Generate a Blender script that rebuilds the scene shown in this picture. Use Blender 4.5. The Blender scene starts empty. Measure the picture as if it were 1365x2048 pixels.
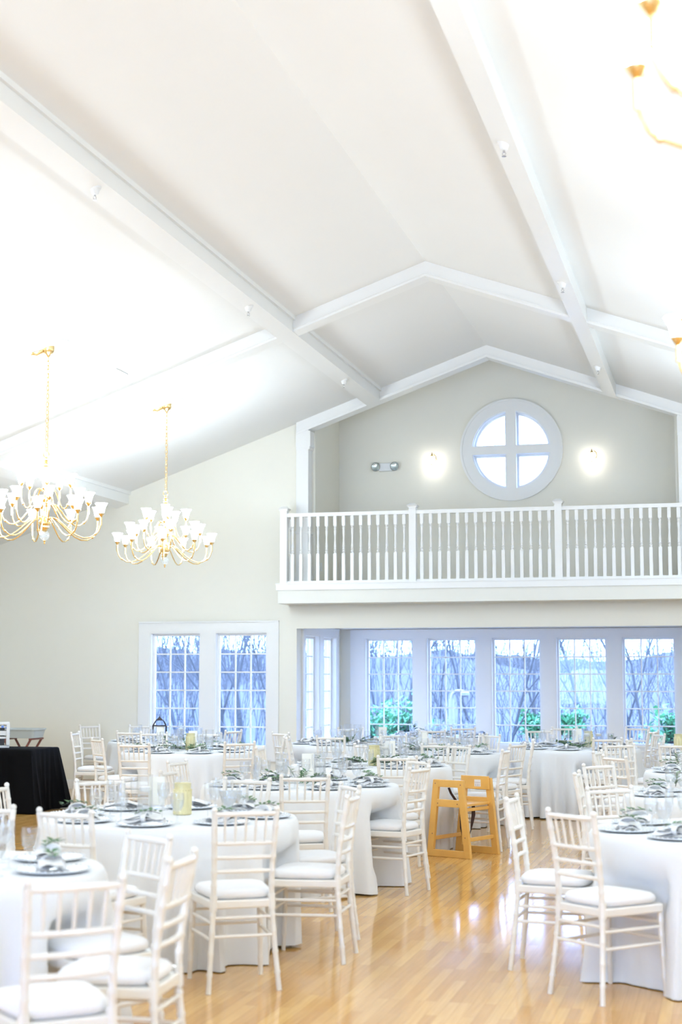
import bpy, math, random
from mathutils import Vector, Matrix

# ------------------------------------------------------------------ scene, camera, world, exposure
scene = bpy.context.scene
COL = scene.collection
F_PX, VPX, VPY, CXP, CYP, CAM_H = 3050.0, 1457.0, 1353.0, 682.5, 1024.0, 1.6
PITCH = math.atan((VPY - CYP) / F_PX)
YAW = math.atan((VPX - CXP) * math.cos(PITCH) / F_PX)
cam_data = bpy.data.cameras.new('camera')
cam = bpy.data.objects.new('camera', cam_data)
COL.objects.link(cam)
cam.location = (0, 0, CAM_H)
cam.rotation_euler = (math.pi / 2 + PITCH, 0, YAW)
cam_data.sensor_fit = 'HORIZONTAL'
cam_data.sensor_width = 24.0
cam_data.lens = F_PX / 1365.0 * 24.0
cam_data.clip_end = 500
cam_data.dof.use_dof = True
cam_data.dof.focus_distance = 15.0
cam_data.dof.aperture_fstop = 2.3
scene.camera = cam

EXPOSURE = -0.02
LAMP = 55.0          # radiance of the lit glass shades
BULB = 150.0         # radiance of the bulbs inside them, which shine up through the open shades
OFF_LAMP = 80.0     # the chandeliers of the same two rows that hang outside the frame
SKY_COLOUR = (0.31, 0.50, 1.0)
SKY_STRENGTH = 20.0
scene.view_settings.view_transform = 'Standard'
scene.view_settings.look = 'None'
scene.view_settings.exposure = EXPOSURE
scene.view_settings.gamma = 1.0
scene.view_settings.use_curve_mapping = False
world = bpy.data.worlds.new('overcast_dusk_sky')
scene.world = world
world.use_nodes = True
_bg = world.node_tree.nodes['Background']
_bg.inputs[0].default_value = (*SKY_COLOUR, 1)
_bg.inputs[1].default_value = SKY_STRENGTH
try:
    scene.cycles.use_denoising = True
    scene.cycles.max_bounces = 9
    scene.cycles.diffuse_bounces = 4
    scene.cycles.glossy_bounces = 4
    scene.cycles.transparent_max_bounces = 18
    scene.cycles.adaptive_threshold = 0.04
    scene.cycles.sample_clamp_indirect = 6.0
    scene.cycles.use_light_tree = True
except Exception:
    pass

ROW_L, ROW_R = -6.58, 0.37           # the two chandelier rows
for (lx, ly) in ((ROW_L, 10.6), (ROW_L, 7.23), (ROW_L, 3.86), (ROW_L, 0.49), (ROW_R, 17.34), (ROW_R, 13.97), (ROW_R, 10.6), (ROW_R, 0.49), (ROW_L, -2.88), (ROW_R, -2.88)):
    ld = bpy.data.lights.new('chandelier_lamp', 'POINT')
    ld.energy = OFF_LAMP
    ld.color = (0.69, 0.84, 1.0)
    ld.shadow_soft_size = 0.35
    lo = bpy.data.objects.new('chandelier_lamp', ld)
    lo.location = (lx, ly, 3.35)
    COL.objects.link(lo)
    ld = bpy.data.lights.new('chandelier_uplight', 'AREA')     # what leaves through the open tops of its shades
    ld.shape = 'DISK'; ld.size = 0.9
    ld.energy = OFF_LAMP * 0.28
    ld.color = (0.69, 0.84, 1.0)
    lo = bpy.data.objects.new('chandelier_uplight', ld)
    lo.location = (lx, ly, 3.60); lo.rotation_euler = (math.pi, 0, 0)
    COL.objects.link(lo)

# ------------------------------------------------------------------ picture helpers (pixels of the 1365 x 2048 frame to points)
_fw = Vector((-math.sin(YAW) * math.cos(PITCH), math.cos(YAW) * math.cos(PITCH), math.sin(PITCH)))
_rt = Vector((math.cos(YAW), math.sin(YAW), 0))
_up = _rt.cross(_fw)
_O = Vector((0, 0, CAM_H))
def ray(x, y): return _fw + _rt * ((x - CXP) / F_PX) + _up * ((CYP - y) / F_PX)
def on_z(x, y, z):
    d = ray(x, y); return _O + d * ((z - CAM_H) / d.z)
def on_y(x, y, Y):
    d = ray(x, y); return _O + d * (Y / d.y)
def project(p):
    v = Vector(p) - _O; z = v.dot(_fw)
    if z < 0.1: return (-9999, -9999, z)
    return (CXP + F_PX * v.dot(_rt) / z, CYP - F_PX * v.dot(_up) / z, z)

# ------------------------------------------------------------------ object helpers
def tag(o, label=None, cat=None, group=None, kind=None):
    if label: o['label'] = label
    if cat: o['category'] = cat
    if group: o['group'] = group
    if kind: o['kind'] = kind
    return o
def empty(name, loc=(0, 0, 0), rz=0.0):
    o = bpy.data.objects.new(name, None)
    o.empty_display_size = 0.1
    o.location = loc
    o.rotation_euler = (0, 0, rz)
    COL.objects.link(o)
    return o
def copy_tree(o, parent=None):
    c = o.copy()
    COL.objects.link(c)
    if parent is not None: c.parent = parent
    for ch in list(o.children): copy_tree(ch, c)
    return c

class MB:
    """collects shapes and links them as ONE mesh object"""
    def __init__(s): s.v = []; s.f = []
    def add(s, vs, fs):
        b = len(s.v)
        s.v += [tuple(v) for v in vs]
        s.f += [tuple(i + b for i in f) for f in fs]
        return s
    def box(s, x0, x1, y0, y1, z0, z1):
        return s.add([(x0, y0, z0), (x1, y0, z0), (x1, y1, z0), (x0, y1, z0), (x0, y0, z1), (x1, y0, z1), (x1, y1, z1), (x0, y1, z1)],
                     [(0, 3, 2, 1), (4, 5, 6, 7), (0, 1, 5, 4), (1, 2, 6, 5), (2, 3, 7, 6), (3, 0, 4, 7)])
    def prism(s, pts, a, b, axis='y'):
        n = len(pts)
        def P(u, w, t): return (u, t, w) if axis == 'y' else ((t, u, w) if axis == 'x' else (u, w, t))
        vs = [P(u, w, a) for u, w in pts] + [P(u, w, b) for u, w in pts]
        fs = [tuple(range(n)), tuple(range(2 * n - 1, n - 1, -1))]
        fs += [(i, i + n, (i + 1) % n + n, (i + 1) % n) for i in range(n)]
        return s.add(vs, fs)
    def tube(s, path, radii, n=8, cap=True):
        path = [Vector(p) for p in path]
        if not hasattr(radii, '__len__'): radii = [radii] * len(path)
        vs, fs = [], []
        t0 = (path[1] - path[0]).normalized()
        ref = Vector((0, 0, 1)) if abs(t0.z) < 0.9 else Vector((1, 0, 0))
        u = t0.cross(ref).normalized()
        for i, p in enumerate(path):
            if i == 0: t = t0
            elif i == len(path) - 1: t = (path[i] - path[i - 1]).normalized()
            else: t = (path[i + 1] - path[i - 1]).normalized()
            u = (u - t * u.dot(t))
            if u.length < 1e-6: u = t.orthogonal()
            u.normalize()
            w = t.cross(u)
            for k in range(n):
                a = 2 * math.pi * k / n
                vs.append(p + (u * math.cos(a) + w * math.sin(a)) * radii[i])
        for i in range(len(path) - 1):
            for k in range(n):
                k2 = (k + 1) % n
                fs.append((i * n + k, i * n + k2, (i + 1) * n + k2, (i + 1) * n + k))
        if cap:
            fs.append(tuple(range(n - 1, -1, -1)))
            m = (len(path) - 1) * n
            fs.append(tuple(range(m, m + n)))
        return s.add(vs, fs)
    def lathe(s, prof, n=20, c=(0, 0, 0), wave=None):
        vs, fs = [], []
        for j, (r, z) in enumerate(prof):
            for k in range(n):
                a = 2 * math.pi * k / n
                rr = r if wave is None else wave(r, a, j)
                vs.append((c[0] + rr * math.cos(a), c[1] + rr * math.sin(a), c[2] + z))
        for j in range(len(prof) - 1):
            for k in range(n):
                k2 = (k + 1) % n
                fs.append((j * n + k, j * n + k2, (j + 1) * n + k2, (j + 1) * n + k))
        if prof[0][0] > 1e-5: fs.append(tuple(range(n - 1, -1, -1)))
        if prof[-1][0] > 1e-5:
            m = (len(prof) - 1) * n
            fs.append(tuple(range(m, m + n)))
        return s.add(vs, fs)
    def open_lathe(s, prof, n=20, c=(0, 0, 0)):
        f0 = len(s.f)
        s.lathe(prof, n, c)
        s.f = [f for f in s.f[:f0]] + [f for f in s.f[f0:] if len(f) == 4]
        return s
    def sphere(s, c, r, n=10, m=6, sz=1.0):
        prof = [(max(1e-6, r * math.sin(math.pi * j / m)), -r * sz * math.cos(math.pi * j / m)) for j in range(m + 1)]
        return s.lathe(prof, n, c)
    def leaf(s, p, d, up, L, W):
        d = Vector(d).normalized(); side = d.cross(Vector(up))
        if side.length < 1e-4: side = d.orthogonal()
        side.normalize(); p = Vector(p); nn = side.cross(d)
        return s.add([p, p + d * L * .45 + side * W + nn * W * .3, p + d * L, p + d * L * .45 - side * W + nn * W * .3, p + d * L * .5],
                     [(0, 1, 4), (1, 2, 4), (2, 3, 4), (3, 0, 4)])
    def build(s, name, mat, parent=None, smooth=35, bevel=0.0):
        me = bpy.data.meshes.new(name)
        me.from_pydata(s.v, [], s.f)
        me.validate(clean_customdata=False)
        me.update()
        if smooth:
            me.shade_smooth()
            me.set_sharp_from_angle(angle=math.radians(smooth))
        if mat is not None: me.materials.append(mat)
        o = bpy.data.objects.new(name, me)
        COL.objects.link(o)
        if parent is not None: o.parent = parent
        if bevel:
            b = o.modifiers.new('bevel', 'BEVEL'); b.width = bevel; b.segments = 2; b.limit_method = 'ANGLE'
        return o

# ------------------------------------------------------------------ materials
def mat(name, col, rough=0.5, metal=0.0, noise=0.0, scale=8.0, bump=0.0, bump_scale=60.0, coat=0.0, spec=None, sheen=0.0):
    m = bpy.data.materials.new(name)
    m.use_nodes = True
    nt = m.node_tree; N = nt.nodes; L = nt.links
    b = N['Principled BSDF']
    b.inputs['Base Color'].default_value = (*col, 1)
    b.inputs['Roughness'].default_value = rough
    b.inputs['Metallic'].default_value = metal
    if coat: b.inputs['Coat Weight'].default_value = coat
    if spec is not None: b.inputs['Specular IOR Level'].default_value = spec
    if sheen: b.inputs['Sheen Weight'].default_value = sheen
    tc = N.new('ShaderNodeTexCoord')
    if noise:
        nz = N.new('ShaderNodeTexNoise'); nz.inputs['Scale'].default_value = scale; nz.inputs['Detail'].default_value = 4
        L.new(tc.outputs['Object'], nz.inputs['Vector'])
        mx = N.new('ShaderNodeMix'); mx.data_type = 'RGBA'
        mx.inputs[6].default_value = (*[c * (1 - noise) for c in col], 1)
        mx.inputs[7].default_value = (*[min(1, c * (1 + noise)) for c in col], 1)
        L.new(nz.outputs['Fac'], mx.inputs[0]); L.new(mx.outputs[2], b.inputs['Base Color'])
    if bump:
        nb = N.new('ShaderNodeTexNoise'); nb.inputs['Scale'].default_value = bump_scale; nb.inputs['Detail'].default_value = 3
        L.new(tc.outputs['Object'], nb.inputs['Vector'])
        bp = N.new('ShaderNodeBump'); bp.inputs['Strength'].default_value = bump; bp.inputs['Distance'].default_value = 0.01
        L.new(nb.outputs['Fac'], bp.inputs['Height']); L.new(bp.outputs['Normal'], b.inputs['Normal'])
    return m
def emit(name, col, strength, base=(0.9, 0.9, 0.9)):
    m = mat(name, base, 0.3)
    b = m.node_tree.nodes['Principled BSDF']
    b.inputs['Emission Color'].default_value = (*col, 1)
    b.inputs['Emission Strength'].default_value = strength
    return m
def glass(name, tint=(0.95, 0.97, 1.0), gloss=0.10, body=0.0, rough=0.02):
    m = bpy.data.materials.new(name); m.use_nodes = True
    nt = m.node_tree; N = nt.nodes; L = nt.links
    N.remove(N['Principled BSDF'])
    out = N['Material Output']
    tr = N.new('ShaderNodeBsdfTransparent'); tr.inputs[0].default_value = (*tint, 1)
    gl = N.new('ShaderNodeBsdfGlossy'); gl.inputs['Roughness'].default_value = rough
    lw = N.new('ShaderNodeLayerWeight'); lw.inputs['Blend'].default_value = 0.35
    mul = N.new('ShaderNodeMath'); mul.operation = 'MULTIPLY_ADD'
    mul.inputs[1].default_value = 0.18; mul.inputs[2].default_value = gloss
    L.new(lw.outputs['Fresnel'], mul.inputs[0])
    mx = N.new('ShaderNodeMixShader')
    L.new(mul.outputs[0], mx.inputs[0]); L.new(tr.outputs[0], mx.inputs[1]); L.new(gl.outputs[0], mx.inputs[2])
    if body:
        df = N.new('ShaderNodeBsdfTranslucent'); df.inputs[0].default_value = (0.9, 0.93, 0.97, 1)
        m2 = N.new('ShaderNodeMixShader'); m2.inputs[0].default_value = body
        L.new(mx.outputs[0], m2.inputs[1]); L.new(df.outputs[0], m2.inputs[2]); L.new(m2.outputs[0], out.inputs[0])
    else:
        L.new(mx.outputs[0], out.inputs[0])
    return m

M = {}
M['wall'] = mat('beige_wall_paint', (0.84, 0.815, 0.715), 0.6, noise=0.02, scale=2.0, bump=0.04, bump_scale=300)
M['ceil'] = mat('white_ceiling_paint', (0.84, 0.84, 0.82), 0.7, noise=0.01, scale=1.5, bump=0.03, bump_scale=200)
M['trim'] = mat('white_trim_paint', (0.86, 0.86, 0.84), 0.35, noise=0.01, scale=6)
M['fascia'] = mat('cream_fascia_paint', (0.80, 0.79, 0.72), 0.45, noise=0.01, scale=6)
M['ivory'] = mat('ivory_lacquered_wood', (0.86, 0.825, 0.765), 0.32, noise=0.04, scale=14, coat=0.25)
M['cushion'] = mat('white_cushion_fabric', (0.88, 0.87, 0.87), 0.8, noise=0.02, scale=30, bump=0.1, bump_scale=400, sheen=0.2)
M['cloth'] = mat('white_table_linen', (0.83, 0.845, 0.86), 0.85, noise=0.015, scale=5, bump=0.08, bump_scale=500, sheen=0.2)
M['black'] = mat('black_table_linen', (0.003, 0.003, 0.004), 0.95, noise=0.2, scale=8, bump=0.1, bump_scale=300, spec=0.12)
M['brass'] = mat('polished_brass', (0.90, 0.67, 0.32), 0.25, 1.0, noise=0.08, scale=20)
M['chrome'] = mat('brushed_chrome', (0.62, 0.62, 0.64), 0.25, 1.0, noise=0.05, scale=30)
M['oak'] = mat('honey_varnished_wood', (0.80, 0.44, 0.10), 0.3, noise=0.1, scale=9, coat=0.3)
M['strap'] = mat('dark_brown_webbing', (0.045, 0.022, 0.018), 0.8, noise=0.2, scale=50)
M['sticker'] = mat('white_sticker_paper', (0.82, 0.80, 0.80), 0.6, noise=0.02, scale=20)
M['ink'] = mat('grey_printed_ink', (0.25, 0.22, 0.24), 0.7, noise=0.1, scale=40)
M['goldglass'] = mat('ribbed_gold_glass', (0.74, 0.67, 0.38), 0.3, 0.2, noise=0.08, scale=25)
M['paper'] = mat('ivory_card_stock', (0.90, 0.88, 0.80), 0.7, noise=0.01, scale=20)
M['charger'] = mat('silver_charger_glass', (0.80, 0.83, 0.86), 0.2, 0.05, noise=0.1, scale=30)
M['china'] = mat('white_china', (0.88, 0.88, 0.88), 0.15, noise=0.01, scale=10, coat=0.4)
M['napkin'] = mat('white_napkin_linen', (0.85, 0.85, 0.86), 0.8, noise=0.02, scale=30, bump=0.1, bump_scale=300)
M['leafg'] = mat('eucalyptus_green_leaf', (0.10, 0.20, 0.09), 0.5, noise=0.35, scale=30)
M['leafp'] = mat('pale_sage_leaf', (0.32, 0.42, 0.30), 0.55, noise=0.25, scale=30)
M['wax'] = mat('white_candle_wax', (0.90, 0.88, 0.84), 0.4, noise=0.02, scale=20)
M['lantern'] = mat('dark_bronze_metal', (0.045, 0.035, 0.035), 0.5, 0.5, noise=0.15, scale=30)
M['tub'] = mat('grey_plastic', (0.55, 0.60, 0.60), 0.45, noise=0.04, scale=10)
M['redwood'] = mat('reddish_stained_wood', (0.22, 0.075, 0.06), 0.45, noise=0.2, scale=20)
M['dark'] = mat('dark_grey_plastic', (0.03, 0.03, 0.035), 0.5, noise=0.1, scale=20)
M['bluelight'] = mat('blue_plastic_trim', (0.12, 0.25, 0.7), 0.3, noise=0.1, scale=20)
M['whiteplastic'] = mat('white_plastic', (0.82, 0.83, 0.83), 0.35, noise=0.02, scale=20)
M['reflector'] = mat('lamp_reflector', (0.65, 0.75, 0.80), 0.12, 0.7, noise=0.3, scale=60)
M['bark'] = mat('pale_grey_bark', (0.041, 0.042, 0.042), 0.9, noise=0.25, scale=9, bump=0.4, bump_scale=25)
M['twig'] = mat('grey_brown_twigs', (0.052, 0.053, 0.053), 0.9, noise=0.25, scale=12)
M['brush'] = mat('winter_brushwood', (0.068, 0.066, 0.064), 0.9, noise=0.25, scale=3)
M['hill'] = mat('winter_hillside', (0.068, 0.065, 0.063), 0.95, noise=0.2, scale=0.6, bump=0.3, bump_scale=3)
M['shrub'] = mat('evergreen_foliage', (0.115, 0.34, 0.155), 0.7, noise=0.4, scale=3)
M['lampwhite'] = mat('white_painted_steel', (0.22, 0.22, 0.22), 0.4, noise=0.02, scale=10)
M['pane'] = glass('window_pane_glass', (0.97, 0.985, 1.0), 0.02)
M['crystal'] = glass('clear_drinking_glass', (0.985, 0.99, 0.995), 0.03, 0.045)
M['water'] = glass('water_in_glass', (0.98, 0.987, 0.993), 0.04, 0.04)
M['cutglass'] = glass('cut_crystal_glass', (0.90, 0.93, 0.95), 0.18, 0.22, 0.06)
M['shade'] = emit('lit_frosted_glass_shade', (0.75, 0.885, 1.0), LAMP)
M['vase'] = emit('glowing_white_glass_column', (1.0, 0.97, 0.93), 0.9)
M['bulb'] = emit('lit_bulb', (0.75, 0.885, 1.0), BULB)
M['sconce'] = emit('lit_sconce_glass', (1.0, 0.97, 0.93), 16.0)

def floor_material():
    m = bpy.data.materials.new('oak_strip_flooring'); m.use_nodes = True
    nt = m.node_tree; N = nt.nodes; L = nt.links
    b = N['Principled BSDF']
    tc = N.new('ShaderNodeTexCoord')
    sp = N.new('ShaderNodeSeparateXYZ'); L.new(tc.outputs['Object'], sp.inputs[0])
    cb = N.new('ShaderNodeCombineXYZ'); L.new(sp.outputs['Y'], cb.inputs['X']); L.new(sp.outputs['X'], cb.inputs['Y'])
    br = N.new('ShaderNodeTexBrick')
    br.offset = 0.37; br.offset_frequency = 3; br.squash = 1.0
    br.inputs['Scale'].default_value = 1.0
    br.inputs['Brick Width'].default_value = 0.85
    br.inputs['Row Height'].default_value = 0.060
    br.inputs['Mortar Size'].default_value = 0.0012
    br.inputs['Mortar Smooth'].default_value = 0.3
    br.inputs['Bias'].default_value = 0.0
    br.inputs['Color1'].default_value = (0.84, 0.50, 0.16, 1)
    br.inputs['Color2'].default_value = (0.64, 0.33, 0.095, 1)
    br.inputs['Mortar'].default_value = (0.54, 0.28, 0.08, 1)
    L.new(cb.outputs[0], br.inputs['Vector'])
    mp = N.new('ShaderNodeMapping'); mp.inputs['Scale'].default_value = (3, 60, 3); L.new(cb.outputs[0], mp.inputs[0])
    nz = N.new('ShaderNodeTexNoise'); nz.inputs['Scale'].default_value = 1.0; nz.inputs['Detail'].default_value = 5
    L.new(mp.outputs[0], nz.inputs['Vector'])
    mx = N.new('ShaderNodeMix'); mx.data_type = 'RGBA'; mx.blend_type = 'MULTIPLY'; mx.inputs[0].default_value = 0.5
    ramp = N.new('ShaderNodeValToRGB')
    ramp.color_ramp.elements[0].color = (0.72, 0.66, 0.58, 1); ramp.color_ramp.elements[0].position = 0.3
    ramp.color_ramp.elements[1].color = (1.0, 1.0, 1.0, 1); ramp.color_ramp.elements[1].position = 0.65
    L.new(nz.outputs['Fac'], ramp.inputs[0])
    L.new(br.outputs['Color'], mx.inputs[6]); L.new(ramp.outputs[0], mx.inputs[7])
    L.new(mx.outputs[2], b.inputs['Base Color'])
    n2 = N.new('ShaderNodeTexNoise'); n2.inputs['Scale'].default_value = 2.2; L.new(tc.outputs['Object'], n2.inputs['Vector'])
    mr = N.new('ShaderNodeMapRange'); mr.inputs['To Min'].default_value = 0.07; mr.inputs['To Max'].default_value = 0.14
    L.new(n2.outputs['Fac'], mr.inputs['Value']); L.new(mr.outputs[0], b.inputs['Roughness'])
    b.inputs['Specular IOR Level'].default_value = 0.8
    n3 = N.new('ShaderNodeTexNoise'); n3.inputs['Scale'].default_value = 14.0; n3.inputs['Detail'].default_value = 2
    L.new(tc.outputs['Object'], n3.inputs['Vector'])
    bp = N.new('ShaderNodeBump'); bp.inputs['Strength'].default_value = 0.018; bp.inputs['Distance'].default_value = 0.01
    L.new(n3.outputs['Fac'], bp.inputs['Height']); L.new(bp.outputs['Normal'], b.inputs['Normal'])
    return m
M['floor'] = floor_material()

# ------------------------------------------------------------------ the room
XC, APEX, SLOPE = -3.11, 6.14, 0.358
X_L, X_R, Y_F, Y_B = -10.4, 4.2, -4.0, 20.564
Y_BAY, Y_LOFT = 23.08, 22.11
COL_L, COL_R = -5.83, -0.39
def ceil_z(x): return APEX - SLOPE * abs(x - XC)
def structure(o, label, cat): return tag(o, label, cat, None, 'structure')

structure(MB().box(X_L, X_R, Y_F, Y_BAY + 0.2, -0.1, 0.0).build('floor', M['floor'], None, 0), 'glossy honey oak strip floor of the hall', 'floor')
c = MB()
c.prism([(X_L - .2, ceil_z(X_L - .2)), (XC, APEX), (X_R + .2, ceil_z(X_R + .2)), (X_R + .2, ceil_z(X_R + .2) + .12), (XC, APEX + .12), (X_L - .2, ceil_z(X_L - .2) + .12)], Y_F - .2, Y_B + .15)
structure(c.build('ceiling', M['ceil'], None, 0), 'white vaulted ceiling with two sloping sides', 'ceiling')

LU = .42
c = MB(); c.prism([(-6.2, ceil_z(-6.2) + LU), (XC, APEX + LU), (-.02, ceil_z(-.02) + LU), (-.02, ceil_z(-.02) + LU + .1), (XC, APEX + LU + .1), (-6.2, ceil_z(-6.2) + LU + .1)], Y_B + .1, 22.4)
structure(c.build('ceiling_loft', M['ceil'], None, 0), 'sloping ceiling over the loft, hidden behind its cross beam', 'ceiling')
WIN_Z0, WIN_Z1 = 0.585, 2.225
OPEN_L = [(-8.005, -7.235), (-7.03, -6.245)]
w = MB(); T = 0.16; up = 0.05
def wall_piece(mb, x0, x1, z0, z1=None, y=Y_B, t=T):
    if z1 is None:
        mb.prism([(x0, z0), (x1, z0), (x1, ceil_z(x1) + up), (x0, ceil_z(x0) + up)], y, y + t)
    else:
        mb.box(x0, x1, y, y + t, z0, z1)
wall_piece(w, X_L - .2, OPEN_L[0][0], 0)
wall_piece(w, OPEN_L[0][0], OPEN_L[1][1], 0, WIN_Z0)
wall_piece(w, OPEN_L[0][1], OPEN_L[1][0], WIN_Z0, WIN_Z1)
wall_piece(w, OPEN_L[0][0], OPEN_L[1][1], WIN_Z1)
wall_piece(w, OPEN_L[1][1], COL_L, 0)
wall_piece(w, COL_L, COL_R, 2.267, 2.85)
wall_piece(w, COL_R, X_R + .2, 0)
structure(w.build('wall_back', M['wall'], None, 0), 'beige back wall with the bay opening and the loft above', 'wall')
structure(MB().box(X_L - .2, X_L, Y_F - .2, Y_B + .1, 0, ceil_z(X_L) + .05).build('wall_left', M['wall'], None, 0), 'beige side wall under the low left eave', 'wall')
structure(MB().box(X_R, X_R + .2, Y_F - .2, Y_B + .1, 0, ceil_z(X_R) + .05).build('wall_right', M['wall'], None, 0), 'beige side wall under the low right eave', 'wall')
OPEN_F = [(-5.6, -3.5), (-1.7, .4)]  # added openings, out of view, that let blue sky fill into the hall
wf = MB()
wall_piece(wf, X_L, OPEN_F[0][0], 0, None, Y_F - .2, .2); wall_piece(wf, OPEN_F[0][1], OPEN_F[1][0], 0, 2.4, Y_F - .2, .2); wall_piece(wf, OPEN_F[1][1], X_R, 0, None, Y_F - .2, .2)
for a, b in OPEN_F: wall_piece(wf, a, b, 0, .4, Y_F - .2, .2)
wf.prism([(OPEN_F[0][0], 2.4), (OPEN_F[1][1], 2.4), (OPEN_F[1][1], ceil_z(OPEN_F[1][1]) + up), (XC, APEX + up), (OPEN_F[0][0], ceil_z(OPEN_F[0][0]) + up)], Y_F - .2, Y_F)
structure(wf.build('wall_front', M['wall'], None, 0), 'beige end wall behind the viewpoint', 'wall')
bb = MB()
for x0, x1 in ((X_L, COL_L), (COL_R, X_R)):
    bb.box(x0, x1, Y_B - .018, Y_B, 0, .11); bb.box(x0, x1, Y_B - .012, Y_B, .11, .13)
structure(bb.build('baseboard_back', M['trim'], None, 0), 'white baseboard along the back wall', 'baseboard')
structure(MB().box(X_L, X_L + .018, Y_F, Y_B - .02, 0, .13).build('baseboard_left', M['trim'], None, 0), 'white baseboard along the left wall', 'baseboard')

# bay behind the back wall
BAY_X = [(-5.416, -4.689), (-4.447, -3.712), (-3.451, -2.731), (-2.476, -1.748), (-1.499, -0.75)]
BZ0, BZ1 = 0.56, 2.20
bw = MB(); xs = COL_L - .15
for a, b in BAY_X:
    bw.box(xs, a - .03, Y_BAY, Y_BAY + T, 0, 2.42); bw.box(a - .03, b + .03, Y_BAY, Y_BAY + T, 0, BZ0); bw.box(a - .03, b + .03, Y_BAY, Y_BAY + T, BZ1, 2.42); xs = b + .03
bw.box(xs, COL_R + .15, Y_BAY, Y_BAY + T, 0, 2.42)
structure(bw.build('wall_bay_far', M['wall'], None, 0), 'far wall of the bay holding five windows', 'wall')
SIDE_Y = [(20.97, 21.70), (21.98, 22.71)]
bs = MB(); ys = Y_B + T
for a, b in SIDE_Y:
    bs.box(COL_L - .15, COL_L, ys, a - .03, 0, 2.42); bs.box(COL_L - .15, COL_L, a - .03, b + .03, 0, BZ0); bs.box(COL_L - .15, COL_L, a - .03, b + .03, BZ1, 2.42); ys = b + .03
bs.box(COL_L - .15, COL_L, ys, Y_BAY, 0, 2.42)
structure(bs.build('wall_bay_left', M['wall'], None, 0), 'left side wall of the bay holding two windows', 'wall')
structure(MB().box(COL_R, COL_R + .15, Y_B + T, Y_BAY, 0, 2.42).build('wall_bay_right', M['wall'], None, 0), 'right side wall of the bay', 'wall')
structure(MB().box(COL_L - .15, COL_R + .15, Y_B + T, Y_BAY + T, 2.33, 2.43).build('ceiling_bay', M['ceil'], None, 0), 'flat low ceiling of the bay', 'ceiling')

# loft
LOFT_Z = 2.85
structure(MB().box(COL_L, COL_R, Y_B + T, Y_LOFT, 2.6, LOFT_Z).build('floor_loft', M['fascia'], None, 0), 'floor slab of the loft', 'floor')
ls = MB().prism([(COL_L, 2.6), (-5.61, 2.6), (-5.61, ceil_z(-5.61) + LU + .05), (COL_L, ceil_z(COL_L) + LU + .05)], Y_B + T, Y_LOFT)
structure(ls.build('wall_loft_left', M['wall'], None, 0), 'left side wall of the loft', 'wall')
ls = MB().prism([(-.61, 2.6), (COL_R, 2.6), (COL_R, ceil_z(COL_R) + LU + .05), (-.61, ceil_z(-.61) + LU + .05)], Y_B + T, Y_LOFT)
structure(ls.build('wall_loft_right', M['wall'], None, 0), 'right side wall of the loft', 'wall')
RW = (-3.0, 4.91); R_HOLE = 0.585
lw = MB(); S = 0.70
cx, cz = RW
lw.prism([(COL_L, 2.6), (cx - S, 2.6), (cx - S, ceil_z(cx - S) + LU + .05), (COL_L, ceil_z(COL_L) + LU + .05)], Y_LOFT, Y_LOFT + .2)
lw.prism([(cx + S, 2.6), (COL_R, 2.6), (COL_R, ceil_z(COL_R) + LU + .05), (cx + S, ceil_z(cx + S) + LU + .05)], Y_LOFT, Y_LOFT + .2)
lw.box(cx - S, cx + S, Y_LOFT, Y_LOFT + .2, 2.6, cz - S)
lw.prism([(cx - S, cz + S), (cx + S, cz + S), (cx + S, ceil_z(cx + S) + LU + .05), (XC, APEX + LU + .05), (cx - S, ceil_z(cx - S) + LU + .05)], Y_LOFT, Y_LOFT + .2)
NS = 64
ring_i = [(cx + R_HOLE * math.cos(2 * math.pi * k / NS), cz + R_HOLE * math.sin(2 * math.pi * k / NS)) for k in range(NS)]
ring_o = []
for k in range(NS):
    a = 2 * math.pi * k / NS; q = S / max(abs(math.cos(a)), abs(math.sin(a)))
    ring_o.append((cx + q * math.cos(a), cz + q * math.sin(a)))
for k in range(NS):
    k2 = (k + 1) % NS
    lw.prism([ring_i[k], ring_o[k], ring_o[k2], ring_i[k2]], Y_LOFT, Y_LOFT + .2)
structure(lw.build('wall_loft_back', M['wall'], None, 0), 'gable wall of the loft around the round window', 'wall')

# roof beams
def cross_beam(y0, y1, x0, x1, drop, name, label, hi=.03):
    mb = MB()
    mb.prism([(x0, ceil_z(x0) - drop), (XC, APEX - drop), (x1, ceil_z(x1) - drop), (x1, ceil_z(x1) + hi), (XC, APEX + hi), (x0, ceil_z(x0) + hi)], y0, y1)
    mb.prism([(x0, ceil_z(x0) - drop + .028), (XC, APEX - drop + .028), (x1, ceil_z(x1) - drop + .028), (x1, ceil_z(x1) - drop + .04), (XC, APEX - drop + .04), (x0, ceil_z(x0) - drop + .04)], y0 - .012, y1 + .012)
    return structure(mb.build(name, M['trim'], None, 0), label, 'beam')
cross_beam(16.10, 16.33, X_L, X_R, .165, 'ceiling_beam', 'white gabled cross beam halfway down the vaulted ceiling')
cross_beam(20.50, 20.74, COL_L, COL_R, .165, 'ceiling_beam', 'white gabled cross beam over the loft opening', LU + .05)
def purlin(x0, x1, label):
    mb = MB(); d = .169
    mb.prism([(x0, ceil_z(x0) - d), (x1, ceil_z(x1) - d), (x1, ceil_z(x1) + .03), (x0, ceil_z(x0) + .03)], Y_F, Y_B + .02)
    xm = (x0 + x1) / 2
    o = x1 if abs(x1 - XC) < abs(x0 - XC) else x0
    s = 1 if o == x1 else -1
    mb.box(min(o, o + s * .03), max(o, o + s * .03), Y_F, Y_B + .01, ceil_z(o) - .035, ceil_z(o) + .03)
    return structure(mb.build('ceiling_beam', M['trim'], None, 0), label, 'beam')
purlin(-4.80, -4.62, 'long white ceiling beam running to the left end of the loft gable')
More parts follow.
